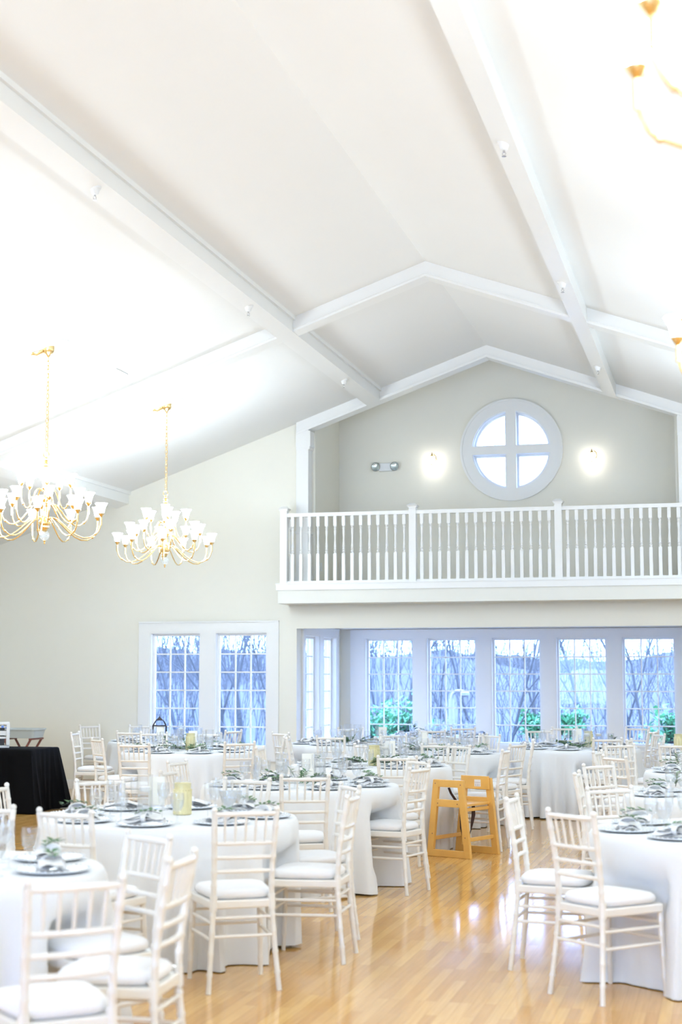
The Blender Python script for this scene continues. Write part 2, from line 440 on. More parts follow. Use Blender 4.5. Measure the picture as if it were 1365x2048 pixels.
purlin(-1.54, -1.36, 'long white ceiling beam running to the right end of the loft gable')
purlin(-8.55, -8.37, 'low white ceiling beam behind the chandeliers')
purlin(2.15, 2.33, 'low white ceiling beam over the right side tables')

# loft posts
def loft_post(x0, x1, label):
    t = empty('trim_1', ((x0 + x1) / 2, Y_B, LOFT_Z)); structure(t, label, 'post')
    h = (x1 - x0) / 2; zt = min(ceil_z(x0), ceil_z(x1)) - LOFT_Z
    MB().box(-h, h, -.05, T + .01, 0, zt + .02).build('post_shaft', M['trim'], t, 0)
    m_ = MB(); m_.box(-h - .005, h + .03, -.06, T + .03, zt - .34, zt - .12); m_.box(-h - .003, h + .02, -.055, T + .02, zt - .38, zt - .34)
    m_.build('capital', M['trim'], t, 0)
    m_ = MB(); m_.box(-h - .01, h + .02, -.07, T + .02, 0, .16); m_.box(-h - .01, h + .02, -.07, T + .02, .74, .78); m_.box(-h - .005, h + .01, -.06, T + .015, .16, .2)
    m_.build('plinth', M['trim'], t, 0)
    return t
loft_post(COL_L, -5.655, 'white square post at the left end of the loft')
loft_post(-.565, COL_R, 'white square post at the right end of the loft')

# balcony
YB0 = 20.10
m_ = MB(); m_.box(-5.97, -.25, YB0, Y_B, 2.596, 2.775)
structure(m_.build('balcony_fascia', M['fascia'], None, 0), 'cream fascia box under the balcony', 'fascia')
m_ = MB(); m_.box(-5.99, -.23, YB0 - .02, Y_B, 2.775, 2.86); m_.box(-6.0, -.22, YB0 - .03, Y_B, 2.86, 2.872)
structure(m_.build('balcony_trim', M['trim'], None, 0), 'white moulded trim board under the balcony railing', 'trim')
rail = empty('balcony_railing', (XC, YB0 + .05, 2.872))
tag(rail, 'white balcony railing with turned balusters in front of the loft', 'railing')
NEWEL = [-5.895 - XC, -4.083 - XC, -2.12 - XC, -.33 - XC]
m_ = MB()
for a, b in zip(NEWEL[:-1], NEWEL[1:]): m_.box(a, b, -.035, .035, .915, .965)
m_.box(NEWEL[0] - .02, NEWEL[0] + .02, 0, Y_B - YB0 - .05, .915, .965); m_.box(NEWEL[3] - .02, NEWEL[3] + .02, 0, Y_B - YB0 - .05, .915, .965)
m_.build('top_rail', M['trim'], rail, 0)
m_ = MB(); m_.box(NEWEL[0], NEWEL[3], -.03, .03, 0, .03)
m_.build('bottom_rail', M['trim'], rail, 0)
for x in NEWEL:
    p = MB().box(x - .048, x + .048, -.048, .048, 0, 1.0).build('newel_post', M['trim'], rail, 0)
    k = MB().box(x - .06, x + .06, -.06, .06, 1.0, 1.02)
    k.add([(x - .075, -.075, 1.03), (x + .075, -.075, 1.03), (x + .075, .075, 1.03), (x - .075, .075, 1.03), (x - .03, -.03, 1.065), (x + .03, -.03, 1.065), (x + .03, .03, 1.065), (x - .03, .03, 1.065),
           (x - .06, -.06, 1.015), (x + .06, -.06, 1.015), (x + .06, .06, 1.015), (x - .06, .06, 1.015)],
          [(4, 5, 6, 7), (0, 1, 5, 4), (1, 2, 6, 5), (2, 3, 7, 6), (3, 0, 4, 7), (8, 9, 1, 0), (9, 10, 2, 1), (10, 11, 3, 2), (11, 8, 0, 3)])
    k.build('post_cap', M['trim'], p, 0)
def baluster():
    b = MB(); q = .022
    b.box(-q, q, -q, q, .03, .40); b.box(-q, q, -q, q, .78, .92)
    b.lathe([(.021, .40), (.014, .415), (.021, .43), (.013, .445), (.021, .46), (.014, .475), (.020, .50), (.016, .53), (.013, .58), (.012, .62), (.017, .68), (.018, .71), (.013, .73), (.020, .745), (.013, .76), (.021, .78)], 10)
    return b
bal0 = None
def put_bal(x, y):
    global bal0
    if bal0 is None: bal0 = baluster().build('baluster', M['trim'], rail, 40); o = bal0
    else: o = bal0.copy(); COL.objects.link(o); o.parent = rail
    o.location = (x, y, 0)
for a, b, n in ((NEWEL[0], NEWEL[1], 14), (NEWEL[1], NEWEL[2], 15), (NEWEL[2], NEWEL[3], 14)):
    for i in range(n): put_bal(a + (b - a) * (i + 1) / (n + 1), 0)
for k in (.15, .29): put_bal(NEWEL[0], k); put_bal(NEWEL[3], k)

# ------------------------------------------------------------------ windows
def window(n, label, x0, x1, z0, z1, cols, rows, loc, rz, cas):
    """local frame: x along the wall, +y outwards, 0 = room face; opening x0..x1, z0..z1"""
    w_ = empty('window_%d' % n, loc, rz); structure(w_, label, 'window')
    l, r, b, t = cas
    m_ = MB(); d = -.028
    m_.box(x0 - l, x0, d, 0, z0 - b, z1 + t); m_.box(x1, x1 + r, d, 0, z0 - b, z1 + t)
    m_.box(x0, x1, d, 0, z1, z1 + t); m_.box(x0, x1, d, 0, z0 - b, z0)
    m_.box(x0 - l, x1 + r, d - .012, 0, z1 + t - .02, z1 + t)
    m_.build('casing', M['trim'], w_, 0)
    m_ = MB(); e = .018
    m_.box(x0 - .004, x0 + e, -.02, .15, z0 - .004, z1 + .004); m_.box(x1 - e, x1 + .004, -.02, .15, z0 - .004, z1 + .004); m_.box(x0 + e, x1 - e, -.0195, .15, z1 - e, z1 + .004); m_.box(x0 + e, x1 - e, -.0195, .15, z0 - .004, z0 + e)
    m_.build('jamb', M['trim'], w_, 0)
    s = .034; a0, a1, c0, c1 = x0 + e, x1 - e, z0 + e, z1 - e
    m_ = MB(); m_.box(a0, a0 + s, .06, .11, c0, c1); m_.box(a1 - s, a1, .06, .11, c0, c1); m_.box(a0 + s, a1 - s, .06, .11, c1 - s, c1); m_.box(a0 + s, a1 - s, .06, .11, c0, c0 + s)
    m_.build('sash', M['trim'], w_, 0)
    a0 += s; a1 -= s; c0 += s; c1 -= s
    m_ = MB()
    for i in range(1, cols):
        x = a0 + (a1 - a0) * i / cols; m_.box(x - .009, x + .009, .072, .1, c0, c1)
    for j in range(1, rows):
        z = c0 + (c1 - c0) * j / rows; m_.box(a0, a1, .074, .098, z - .009, z + .009)
    m_.build('muntin_grid', M['trim'], w_, 0)
    MB().box(a0, a1, .085, .089, c0, c1).build('pane', M['pane'], w_, 0)
    return w_
window(1, 'paned window of the pair, nearer the black clothed table', OPEN_L[0][0], OPEN_L[0][1], WIN_Z0, WIN_Z1, 3, 6, (0, Y_B, 0), 0, (.17, .1025, .16, .155))
window(2, 'paned window of the pair, next to the bay opening', OPEN_L[1][0], OPEN_L[1][1], WIN_Z0, WIN_Z1, 3, 6, (0, Y_B, 0), 0, (.1025, .16, .16, .155))
lab = ['bay window nearest the side windows of the bay, green shrubs outside', 'bay window with the white lamp post outside', 'middle window of the five in the far bay wall', 'fourth of the five far bay windows counted from the bay corner', 'last of the five far bay windows, at the photo edge']
for i, (a, b) in enumerate(BAY_X):
    g = .03
    nl = (BAY_X[i][0] - BAY_X[i - 1][1]) / 2 - g if i else .225
    nr = (BAY_X[i + 1][0] - BAY_X[i][1]) / 2 - g if i < 4 else .2
    window(3 + i, lab[i], a - g, b + g, BZ0, BZ1, 3, 6, (0, Y_BAY, 0), 0, (nl, nr, .16, .12))
for i, (a, b) in enumerate(SIDE_Y):
    window(8 + i, ['side bay window nearer the bay opening, seen edge-on', 'side bay window nearer the bay corner, seen edge-on'][i], a - .03, b + .03, BZ0, BZ1, 3, 6, (COL_L, 0, 0), math.pi / 2, ((.12, .11), (.11, .12))[i] + (.16, .12))

for i, (a, b) in enumerate(OPEN_F):  # unseen windows added to throw blue fill on the near right cloths
    window(11 + i, ['unseen wide window added behind the viewpoint for daylight fill', 'second unseen wide window added behind the viewpoint for daylight fill'][i], -b, -a, .4, 2.4, 4, 4, (0, Y_F, 0), math.pi, (.14, .14, .14, .14))
# round window in the loft gable
rw = empty('window_10', (cx, Y_LOFT, cz)); structure(rw, 'round white window with a cross in the loft gable', 'window')
def ring(r0, r1, y0, y1, n=64):
    m_ = MB()
    for k in range(n):
        a, b = 2 * math.pi * k / n, 2 * math.pi * (k + 1) / n
        q = [(r0 * math.cos(a), r0 * math.sin(a)), (r1 * math.cos(a), r1 * math.sin(a)), (r1 * math.cos(b), r1 * math.sin(b)), (r0 * math.cos(b), r0 * math.sin(b))]
        v = [(u, y0, z) for u, z in q] + [(u, y1, z) for u, z in q]
        m_.add(v, [(0, 1, 2, 3), (7, 6, 5, 4), (1, 5, 6, 2), (0, 3, 7, 4)])
    return m_
r_ = ring(.578, .755, -.03, 0); r2 = ring(.725, .757, -.045, 0); r_.add(r2.v, r2.f)
r_.build('casing', M['trim'], rw, 30)
m_ = MB(); m_.box(-.075, .075, -.029, .05, -.60, .60); m_.box(-.60, -.075, -.0285, .05, -.063, .063); m_.box(.075, .60, -.0285, .05, -.063, .063)
m_.build('cross_bar', M['trim'], rw, 0)
r_ = ring(.565, .586, 0, .2); r_.build('jamb', M['trim'], rw, 30)
r_ = ring(.535, .567, .08, .14)
m_ = r_; m_.box(-.105, .105, .09, .14, -.56, .56); m_.box(-.56, -.105, .091, .139, -.09, .09); m_.box(.105, .56, .091, .139, -.09, .09)
m_.build('sash', M['trim'], rw, 30)
m_ = MB(); m_.add([(.55 * math.cos(2 * math.pi * k / 48), .11, .55 * math.sin(2 * math.pi * k / 48)) for k in range(48)], [tuple(range(48))])
m_.build('pane', M['pane'], rw, 0)

# ------------------------------------------------------------------ chandeliers
def bez(p0, p1, p2, p3, n=10):
    p0, p1, p2, p3 = map(Vector, (p0, p1, p2, p3))
    return [p0 * (1 - t) ** 3 + p1 * 3 * t * (1 - t) ** 2 + p2 * 3 * t * t * (1 - t) + p3 * t ** 3 for t in (i / n for i in range(n + 1))]
def shade_mb():
    m_ = MB()
    n = 18
    prof = [(.018, .0), (.030, .012), (.036, .04), (.043, .07), (.058, .098), (.062, .106), (.058, .106), (.054, .096), (.040, .068), (.032, .04), (.026, .014)]
    def wv(r, a, j):
        k = min(1.0, max(0.0, (prof[j][1] - .05) / .05))
        return r * (1 + .05 * k * math.cos(6 * a))
    m_.lathe(prof, n, (0, 0, 0), wv)
    return m_
SHADE_ME = BULB_ME = None
def arm_mb(r, z0, z1):
    m_ = MB()
    path = bez((.035, 0, z0), (.13, 0, z0 + .13), (r * .55, 0, z0 - .32), (r * .92, 0, z1 - .20), 9)[:-1] + bez((r * .92, 0, z1 - .20), (r * .985, 0, z1 - .16), (r, 0, z1 - .12), (r, 0, z1 - .012), 6)
    m_.tube(path, .0075, 7)
    m_.tube([(r, 0, z1 - .115), (r, 0, z1 - .035)], .011, 8)
    m_.lathe([(.006, -.035), (.012, -.028), (.030, -.004), (.032, .004), (.012, .006)], 12, (r, 0, z1))
    m_.sphere((r * .9, 0, z1 - .205), .014, 8, 6)
    return m_
TIERS = [(9, .575, .30, .245, 8), (8, .43, .43, .385, 30), (5, .255, .60, .535, 10)]
def chandelier(label, x, y):
    global SHADE_ME, BULB_ME
    zb, zt = 2.91, ceil_z(x)
    h = zt - zb
    root = empty('chandelier', (x, y, zb))
    tag(root, label, 'chandelier', 'brass chandeliers with white glass shades')
    m_ = MB(); m_.lathe([(.062, h + .03), (.062, h - .02), (.05, h - .045), (.025, h - .06), (.012, h - .085), (.0005, h - .09)], 16)
    m_.tube([(-.05, -.03, h - .03), (-.10, -.06, h - .07), (-.13, -.075, h - .06), (-.15, -.085, h - .075)], [.02, .012, .018, .006], 8)
    m_.build('canopy', M['brass'], root)
    sgn = SLOPE if x < XC else -SLOPE
    r_ = MB(); n = 40
    for (ra, rb) in ((.20, .215),):
        vs = []; fs = []
        for k in range(n):
            a = 2 * math.pi * k / n
            for rr, dz in ((ra, .0), (rb, .0), (rb, -.012), (ra, -.012)):
                px = rr * math.cos(a); vs.append((px, rr * math.sin(a), h + dz + sgn * px))
        for k in range(n):
            k2 = (k + 1) % n
            for q in range(4): fs.append((k * 4 + q, k * 4 + (q + 1) % 4, k2 * 4 + (q + 1) % 4, k2 * 4 + q))
        r_.add(vs, fs)
    r_.build('ceiling_medallion', M['ceil'], root, 40)
    m_ = MB(); z = h - .09; k = 0; ztop = .93
    nl = int((z - ztop) / .042); st = (z - ztop) / nl
    for k in range(nl):
        zc = ztop + (k + .5) * st; q = []
        for i in range(9):
            a = 2 * math.pi * i / 8; u, v_ = .0125 * math.cos(a), (.5 * st + .006) * math.sin(a)
            q.append((u, 0, zc + v_) if k % 2 else (0, u, zc + v_))
        m_.tube(q, .0032, 5, False)
    m_.tube([(.012, .004, ztop), (.014, .006, (ztop + h) / 2), (.006, .0, h - .08)], .003, 5)
    m_.build('chain', M['brass'], root)
    m_ = MB(); m_.tube([(.03 * math.cos(2 * math.pi * i / 16), 0, .905 + .03 * math.sin(2 * math.pi * i / 16)) for i in range(17)], .005, 6, False)
    m_.build('hanging_loop', M['brass'], root)
    m_ = MB(); m_.lathe([(.001, .88), (.014, .875), (.02, .862), (.012, .85), (.016, .84), (.028, .832), (.016, .82), (.03, .808), (.02, .79), (.03, .778), (.012, .77)], 14)
    m_.lathe([(.02, .585), (.03, .57), (.045, .56), (.02, .545), (.016, .50), (.035, .47), (.045, .45), (.02, .42), (.018, .38), (.03, .34), (.042, .30), (.035, .26), (.05, .235), (.062, .225), (.06, .205), (.04, .185), (.045, .17), (.03, .155), (.026, .14), (.012, .125)], 16)
    m_.lathe([(.0005, .0), (.008, .006), (.010, .014), (.004, .022), (.012, .03), (.018, .036), (.004, .042)], 10)
    m_.build('column', M['brass'], root)
    m_ = MB(); m_.lathe([(.02, .585), (.034, .61), (.043, .66), (.047, .72), (.047, .74), (.054, .762), (.052, .772), (.02, .774)], 16)
    m_.build('glass_vase', M['vase'], root)
    m_ = MB(); m_.lathe([(.004, .04), (.03, .048), (.046, .07), (.05, .092), (.042, .118), (.02, .132)], 12)
    m_.build('crystal_ball', M['cutglass'], root, 20)
    for (n, r, z1, z0, off) in TIERS:
        for k in range(n):
            ang = math.radians(off + 360.0 * k / n)
            if (n, r) not in ARM_ME:
                a = arm_mb(r, z0, z1).build('arm', M['brass'], root); ARM_ME[(n, r)] = a.data
            else:
                a = bpy.data.objects.new('arm', ARM_ME[(n, r)]); COL.objects.link(a); a.parent = root
            a.rotation_euler = (0, 0, ang)
            if SHADE_ME is None:
                s = shade_mb().build('shade', M['shade'], a); SHADE_ME = s.data
            else:
                s = bpy.data.objects.new('shade', SHADE_ME); COL.objects.link(s); s.parent = a
            s.location = (r, 0, z1)
            if BULB_ME is None:
                q = MB().sphere((0, 0, .045), .017, 8, 6).build('bulb', M['bulb'], a); BULB_ME = q.data
            else:
                q = bpy.data.objects.new('bulb', BULB_ME); COL.objects.link(q); q.parent = a
            q.location = (r, 0, z1)
    return root
ARM_ME = {}
chandelier('brass chandelier hanging lower in the photo edge, nearer of the two left ones', ROW_L, 13.97)
chandelier('brass chandelier hanging in front of the beige wall over the paired windows', ROW_L, 17.34)
chandelier('big blurred brass chandelier cut off by the top right photo corner', ROW_R, 3.86)
chandelier('brass chandelier of which one shade peeks in at the right photo edge', ROW_R, 7.23)

# sprinklers, sconces, emergency light, vents
def sprinkler(x, y, label):
    z = ceil_z(x) - .165
    r = empty('sprinkler', (x, y, z)); tag(r, label, 'sprinkler', 'fire sprinklers on the ceiling beams')
    MB().lathe([(.05, .02), (.05, -.004), (.038, -.014), (.026, -.05), (.014, -.054)], 14).build('escutcheon', M['whiteplastic'], r)
    m_ = MB(); m_.tube([(0, 0, -.05), (0, 0, -.07)], .009, 8); m_.tube([(.009, 0, -.07), (.013, 0, -.08), (0, 0, -.095)], .003, 6); m_.tube([(-.009, 0, -.07), (-.013, 0, -.08), (0, 0, -.095)], .003, 6)
    m_.lathe([(.0005, -.095), (.017, -.096), (.017, -.099), (.0005, -.10)], 10)
    m_.build('sprinkler_head', M['chrome'], r)
sprinkler(-4.71, 10.78, 'white fire sprinkler on the left long beam, nearest the viewer')
sprinkler(-4.71, 14.74, 'white fire sprinkler on the left long beam, just before the cross beam')
sprinkler(-4.71, 18.81, 'white fire sprinkler on the left long beam, between cross beam and loft')
sprinkler(-1.45, 10.49, 'white fire sprinkler on the right long beam, nearest the viewer')
sprinkler(-1.45, 14.48, 'white fire sprinkler on the right long beam, just before the cross beam')
sprinkler(-1.45, 18.62, 'white fire sprinkler on the right long beam, above the loft gable')
sprinkler(-8.46, 19.27, 'white fire sprinkler on the low beam behind the chandeliers')

def sconce(x, z, label):
    r = empty('wall_sconce', (x, Y_LOFT, z)); tag(r, label, 'wall lamp', 'sconces on the loft wall')
    MB().tube([(0, 0, 0), (0, -.02, 0)], .05, 16).build('backplate', M['brass'], r)
    m_ = MB()
    m_.tube([(0, -.02, 0), (0, -.07, -.075), (.0, -.20, -.08), (.045, -.215, -.065), (.075, -.215, -.02), (.07, -.20, .035), (.035, -.16, .07), (0, -.13, .055)], .008, 8)
    m_.lathe([(.028, .045), (.022, .06), (.012, .075), (.006, .085), (.009, .092), (.0005, .105)], 12, (0, -.13, 0))
    m_.build('arm', M['brass'], r)
    MB().lathe([(.02, .04), (.035, .02), (.048, -.03), (.062, -.065), (.058, -.066), (.042, -.03), (.03, .015)], 18, (0, -.13, 0)).build('shade', M['sconce'], r)
sconce(-4.161, 4.79, 'lit brass sconce between emergency light and round window')
sconce(-1.82, 4.76, 'lit brass sconce on the loft wall past the round window')

em = empty('emergency_light', (-4.884, Y_LOFT, 4.715)); tag(em, 'white emergency light with two round lamps on the loft wall', 'emergency light')
MB().box(-.10, .10, -.06, 0, -.065, .055).build('housing', M['whiteplastic'], em, 0, .006)
for sx in (-.145, .145):
    m_ = MB(); n = 20
    prof = [(.0005, -.02), (.05, -.02), (.062, -.05), (.068, -.075), (.066, -.085)]
    vs = []; fs = []
    for (r, yy) in prof:
        for k in range(n):
            a = 2 * math.pi * k / n; vs.append((sx + r * math.cos(a), yy, r * math.sin(a)))
    for j in range(len(prof) - 1):
        for k in range(n): fs.append((j * n + k, j * n + (k + 1) % n, (j + 1) * n + (k + 1) % n, (j + 1) * n + k))
    m_.add(vs, fs)
    lp = m_.build('lamp_head', M['whiteplastic'], em)
    m_ = MB(); m_.add([(sx + .06 * math.cos(2 * math.pi * k / n), -.082, .06 * math.sin(2 * math.pi * k / n)) for k in range(n)] + [(sx, -.05, 0)], [(k, (k + 1) % n, n) for k in range(n)])
    m_.build('reflector', M['reflector'], lp, 20)

v = empty('ceiling_vent', (-6.56, 15.5, ceil_z(-6.56) - .002)); tag(v, 'faint white vent grille on the ceiling between the two chandeliers', 'vent')
v.rotation_euler = (0, -math.atan(SLOPE), 0)
m_ = MB(); m_.box(-.16, .16, -.17, -.15, -.012, .0); m_.box(-.16, .16, .15, .17, -.012, 0); m_.box(-.16, -.14, -.15, .15, -.012, 0); m_.box(.14, .16, -.15, .15, -.012, 0)
m_.build('vent_frame', M['ceil'], v, 0)
m_ = MB()
for k in range(12): m_.box(-.14, .14, -.145 + k * .025, -.13 + k * .025, -.008, -.003)
m_.build('vent_slats', M['ceil'], v, 0)
tag(MB().box(COL_L, COL_L + .008, 20.80, 20.87, 1.13, 1.25).build('light_switch', M['whiteplastic'], None, 0, .003), 'white light switch plate inside the bay opening', 'switch')
tag(MB().box(-5.61, -5.602, 21.02, 21.09, 3.10, 3.22).build('wall_outlet', M['whiteplastic'], None, 0, .003), 'white outlet plate on the loft side wall behind the balusters', 'outlet')

#@@FURNITURE@@
# ------------------------------------------------------------------ chiavari chair (faces +y, origin on the floor under the seat)
def lerp(a, b, t): return a + (b - a) * t
POST = [(0.0, .185, -.235), (.20, .168, -.212), (.44, .152, -.19), (.60, .153, -.203), (.75, .158, -.226), (.89, .164, -.252)]
def post_at(z):
    for (z0, x0, y0), (z1, x1, y1) in zip(POST[:-1], POST[1:]):
        if z <= z1: t = (z - z0) / (z1 - z0); return lerp(x0, x1, t), lerp(y0, y1, t)
    return POST[-1][1], POST[-1][2]
def bamboo(path_fn, z0, z1, nodes, r0, r1, n=9):
    zs = [z0, z1]
    for q in nodes: zs += [q - .011, q - .004, q + .004, q + .011]
    zs = sorted(zs); P = []; R = []
    for z in zs:
        t = (z - z0) / (z1 - z0); r = lerp(r0, r1, t)
        if any(abs(z - q) < .006 for q in nodes): r *= 1.16
        P.append(path_fn(z)); R.append(r)
    return P, R
CHAIR = None
def build_chair():
    root = empty('chiavari_chair')
    wd = M['ivory']
    for s in (-1, 1):
        m_ = MB(); P, R = bamboo(lambda z: (s * post_at(z)[0], post_at(z)[1], z), 0, .885, [.09, .19, .29, .37, .52, .585, .66, .735, .81], .0135, .0155)
        m_.tube(P, R, 9)
        x, y = post_at(.885); m_.sphere((s * x, y, .897), .0165, 9, 6)
        m_.tube([(s * post_at(.40)[0], post_at(.40)[1], .395), (s * post_at(.47)[0], post_at(.47)[1], .47)], .0205, 9)
        m_.build('rear_post', wd, root)
        m_ = MB(); P, R = bamboo(lambda z: (s * lerp(.195, .182, z / .42), lerp(.205, .185, z / .42), z), 0, .41, [.09, .19, .29, .36], .0125, .0165)
        m_.tube(P, R, 9); m_.build('front_leg', wd, root)
    m_ = MB()
    out = [(-.172, -.205), (.172, -.205), (.205, .19), (.17, .208), (-.17, .208), (-.205, .19)]
    m_.prism(out, .405, .447, 'z')
    m_.build('seat_frame', wd, root, 0, .008)
    # cushion: rounded, slightly domed pad
    m_ = MB(); nu = 28; rings = []
    def outline(a):
        c_, s_ = math.cos(a), math.sin(a)
        e = 0.42
        x = math.copysign(abs(c_) ** e, c_); y = math.copysign(abs(s_) ** e, s_)
        hw = lerp(.162, .195, (y + 1) / 2)
        return x * hw, y * .192 + .004
    for (k, z) in ((.90, .447), (.99, .455), (1.02, .470), (1.0, .484), (.93, .496), (.75, .504), (.4, .509), (.02, .511)):
        rings.append([(outline(2 * math.pi * i / nu)[0] * k, outline(2 * math.pi * i / nu)[1] * k, z) for i in range(nu)])
    vs = [v for r in rings for v in r]; fs = []
    for j in range(len(rings) - 1):
        for i in range(nu): fs.append((j * nu + i, j * nu + (i + 1) % nu, (j + 1) * nu + (i + 1) % nu, (j + 1) * nu + i))
    fs.append(tuple(range(nu - 1, -1, -1))); fs.append(tuple(range((len(rings) - 1) * nu, len(rings) * nu)))
    m_.add(vs, fs); m_.build('cushion', M['cushion'], root, 60)
    def railx(z, r, name, curve=.012):
        m_ = MB(); x, y = post_at(z)
        P = [(lerp(-x, x, i / 8), y - curve * (1 - (2 * i / 8 - 1) ** 2), z) for i in range(9)]
        R = [r * (1.15 if i in (2, 4, 6) else 1) for i in range(9)]
        m_.tube(P, R, 7); m_.build(name, wd, root)
    railx(.875, .0125, 'crest_rail'); railx(.728, .0105, 'back_rail'); railx(.657, .0105, 'back_rail'); railx(.588, .0105, 'back_rail')
    for i in range(5):
        t = (i + 1) / 6
        m_ = MB(); P = []
        for z in (.728, .775, .80, .83, .875):
            x, y = post_at(z); P.append((lerp(-x, x, t), y - .012 * (1 - (2 * t - 1) ** 2), z))
        m_.tube(P, [.0065, .007, .0085, .007, .0065], 6); m_.build('spindle', wd, root)
    for z in (.335, .255):
        for s in (-1, 1):
            m_ = MB(); x, y = post_at(z); fx, fy = lerp(.195, .182, z / .42), lerp(.205, .185, z / .42)
            m_.tube([(s * x, y, z), (s * (x + fx) / 2, (y + fy) / 2, z), (s * fx, fy, z)], [.008, .0095, .008], 7); m_.build('stretcher', wd, root)
        m_ = MB(); fx, fy = lerp(.195, .182, z / .42), lerp(.205, .185, z / .42); zz = z + .02
        m_.tube([(-fx, fy, zz), (0, fy, zz), (fx, fy, zz)], [.008, .0095, .008], 7); m_.build('stretcher', wd, root)
    m_ = MB(); x, y = post_at(.36); m_.tube([(-x, y, .36), (0, y, .36), (x, y, .36)], [.008, .0095, .008], 7); m_.build('stretcher', wd, root)
    m_ = MB(); x, y = post_at(.27); m_.tube([(-x, y, .27), (0, y, .27), (x, y, .27)], [.008, .0095, .008], 7); m_.build('stretcher', wd, root)
    return root

TABLES = {  # centre, landmark phrase
    'T1': ((-3.42, 6.15), 'the round table cut off by the lower left corner'),
    'T2': ((-3.28, 8.78), 'the front table with the tall gold vase'),
    'T3': ((-3.26, 11.62), 'the middle table with the white menu card and greenery'),
    'T4': ((-3.32, 14.28), 'the table beside the wooden highchair'),
    'T5': ((-5.92, 16.46), 'the table before the paired windows'),
    'T6': ((-7.10, 18.90), 'the lantern table by the beige wall'),
    'T7': ((-4.62, 18.75), 'the table before the bay corner'),
    'T8': ((-3.20, 16.80), 'the table straight behind the highchair'),
    'T9': ((-3.95, 21.45), 'the table inside the bay'),
    'T10': ((-1.78, 18.25), 'the table facing the last bay windows'),
    'T11': ((0.02, 14.10), 'the third table of the right row'),
    'T12': ((0.02, 11.30), 'the second table of the right row'),
    'T13': ((0.00, 8.73), 'the nearest table of the right row'),
    'T14': ((0.02, 16.90), 'the fourth table of the right row'),
}
CH = {k: [] for k in TABLES}
HC_BOX = ((-2.357, 13.858, -.4127), .275, .29)   # the highchair stands against the cloth of T4
def put_chair(tb, P, hd, label, lim=None):
    """P floor point under the seat, hd heading vector"""
    global CHAIR
    if CHAIR is None: CHAIR = build_chair(); o = CHAIR
    else: o = copy_tree(CHAIR)
    rz = math.atan2(hd[1], hd[0]) - math.pi / 2
    c = Vector(TABLES[tb][0]); P = Vector((P[0], P[1])); hd = Vector((hd[0], hd[1])).normalized()
    if lim is None: lim = .70 if tb in ('T1', 'T13') else .82
    for _ in range(60):                                  # no chair back stands inside its table
        if (P - c).length >= lim: break
        P = P - hd * .01
    o.location = (P[0], P[1], 0); o.rotation_euler = (0, 0, rz); o.scale = (1, 1, 1.025)
    tag(o, label, 'chair', 'ivory chairs around ' + TABLES[tb][1])
    CH[tb].append((P[0], P[1], rz))
def chair_pts(tb, L, R, z, off, away, label):
    """two measured points (picture left, picture right) of the back at height z"""
    a, b = on_z(*L, z), on_z(*R, z); m_ = (a + b) / 2; d = b - a
    hd = Vector((-d.y, d.x)) if away else Vector((d.y, -d.x)); hd.normalize()
    put_chair(tb, (m_.x + hd.x * off, m_.y + hd.y * off), hd, label, .66)
def chair_rail(tb, x, y, label, hdeg=None, Y=None):
    """middle of the crest rail; the chair faces its table unless a heading is given"""
    B = on_z(x, y, .909) if Y is None else on_y(x, y, Y)
    c = Vector(TABLES[tb][0]); P = Vector((B.x, B.y))
    if hdeg is not None: hd = Vector((math.cos(math.radians(hdeg)), math.sin(math.radians(hdeg))))
    else:
        hd = (c - P).normalized()
    P = Vector((B.x, B.y)) + hd * .25
    put_chair(tb, P, hd, label)
FZ, FO = .936, .252
# lower left table
chair_pts('T1', (62, 1757), (240, 1746), FZ, FO, True, 'nearest ivory chair, back to the viewer, at the lower left corner table')
chair_pts('T1', (341, 1712), (388, 1694), FZ, FO, True, 'side-on ivory chair just behind the nearest one, seat turned to the corner table')
chair_pts('T1', (252, 1655), (345, 1668), FZ, FO, False, 'ivory chair facing the viewer on the far side of the corner table')
chair_rail('T1', -34, 1648, 'ivory chair at the photo edge with orange floor showing through its back', -84, 7.42)
# gold vase table
chair_pts('T2', (70, 1613), (191, 1619), FZ, FO, True, 'ivory chair in front of the gold vase table, nearer the black table')
chair_pts('T2', (432, 1614), (552, 1611), FZ, FO, True, 'ivory chair in front of the gold vase table, right below the crystal bowl')
chair_pts('T2', (687, 1930), (714, 1905), 0, .235, True, 'side-on ivory chair at the right end of the gold vase table')
chair_rail('T2', 700, 1574, 'ivory chair half hidden behind the side-on one at the gold vase table')
chair_rail('T2', 476, 1564, 'ivory chair on the far side of the gold vase table, behind the crystal bowl')
chair_rail('T2', 200, 1563, 'ivory chair on the far side of the gold vase table, behind the goblets')
chair_rail('T2', -6, 1577, 'ivory chair at the photo edge before the black tablecloth', 5)
# middle table
chair_pts('T3', (562, 1548), (659, 1547), FZ, FO, True, 'ivory chair with its back to the viewer before the green centrepiece')
chair_pts('T3', (815, 1792), (858, 1780), 0, .235, True, 'angled ivory chair beside the highchair, pushed to the middle table')
chair_rail('T3', 788, 1525, 'ivory chair at the far right side of the middle table')
chair_rail('T3', 384, 1526, 'ivory chair with slatted back to the viewer behind the gold vase')
chair_rail('T3', 338, 1545, 'ivory chair peeking out beside the white number card, left of the gold vase', 0)
# highchair table
chair_rail('T4', 795, 1516, 'ivory chair, back to the viewer, just before the highchair table', 97)
chair_rail('T4', 600, 1498, 'ivory chair at the left side of the highchair table, over the white menu card')
chair_rail('T4', 919, 1498, 'ivory chair showing over the highchair top bar, far right of its table', None, 15.12)
chair_rail('T4', 1012, 1507, 'edge-on ivory chair right behind the wooden highchair', 177, 14.36)
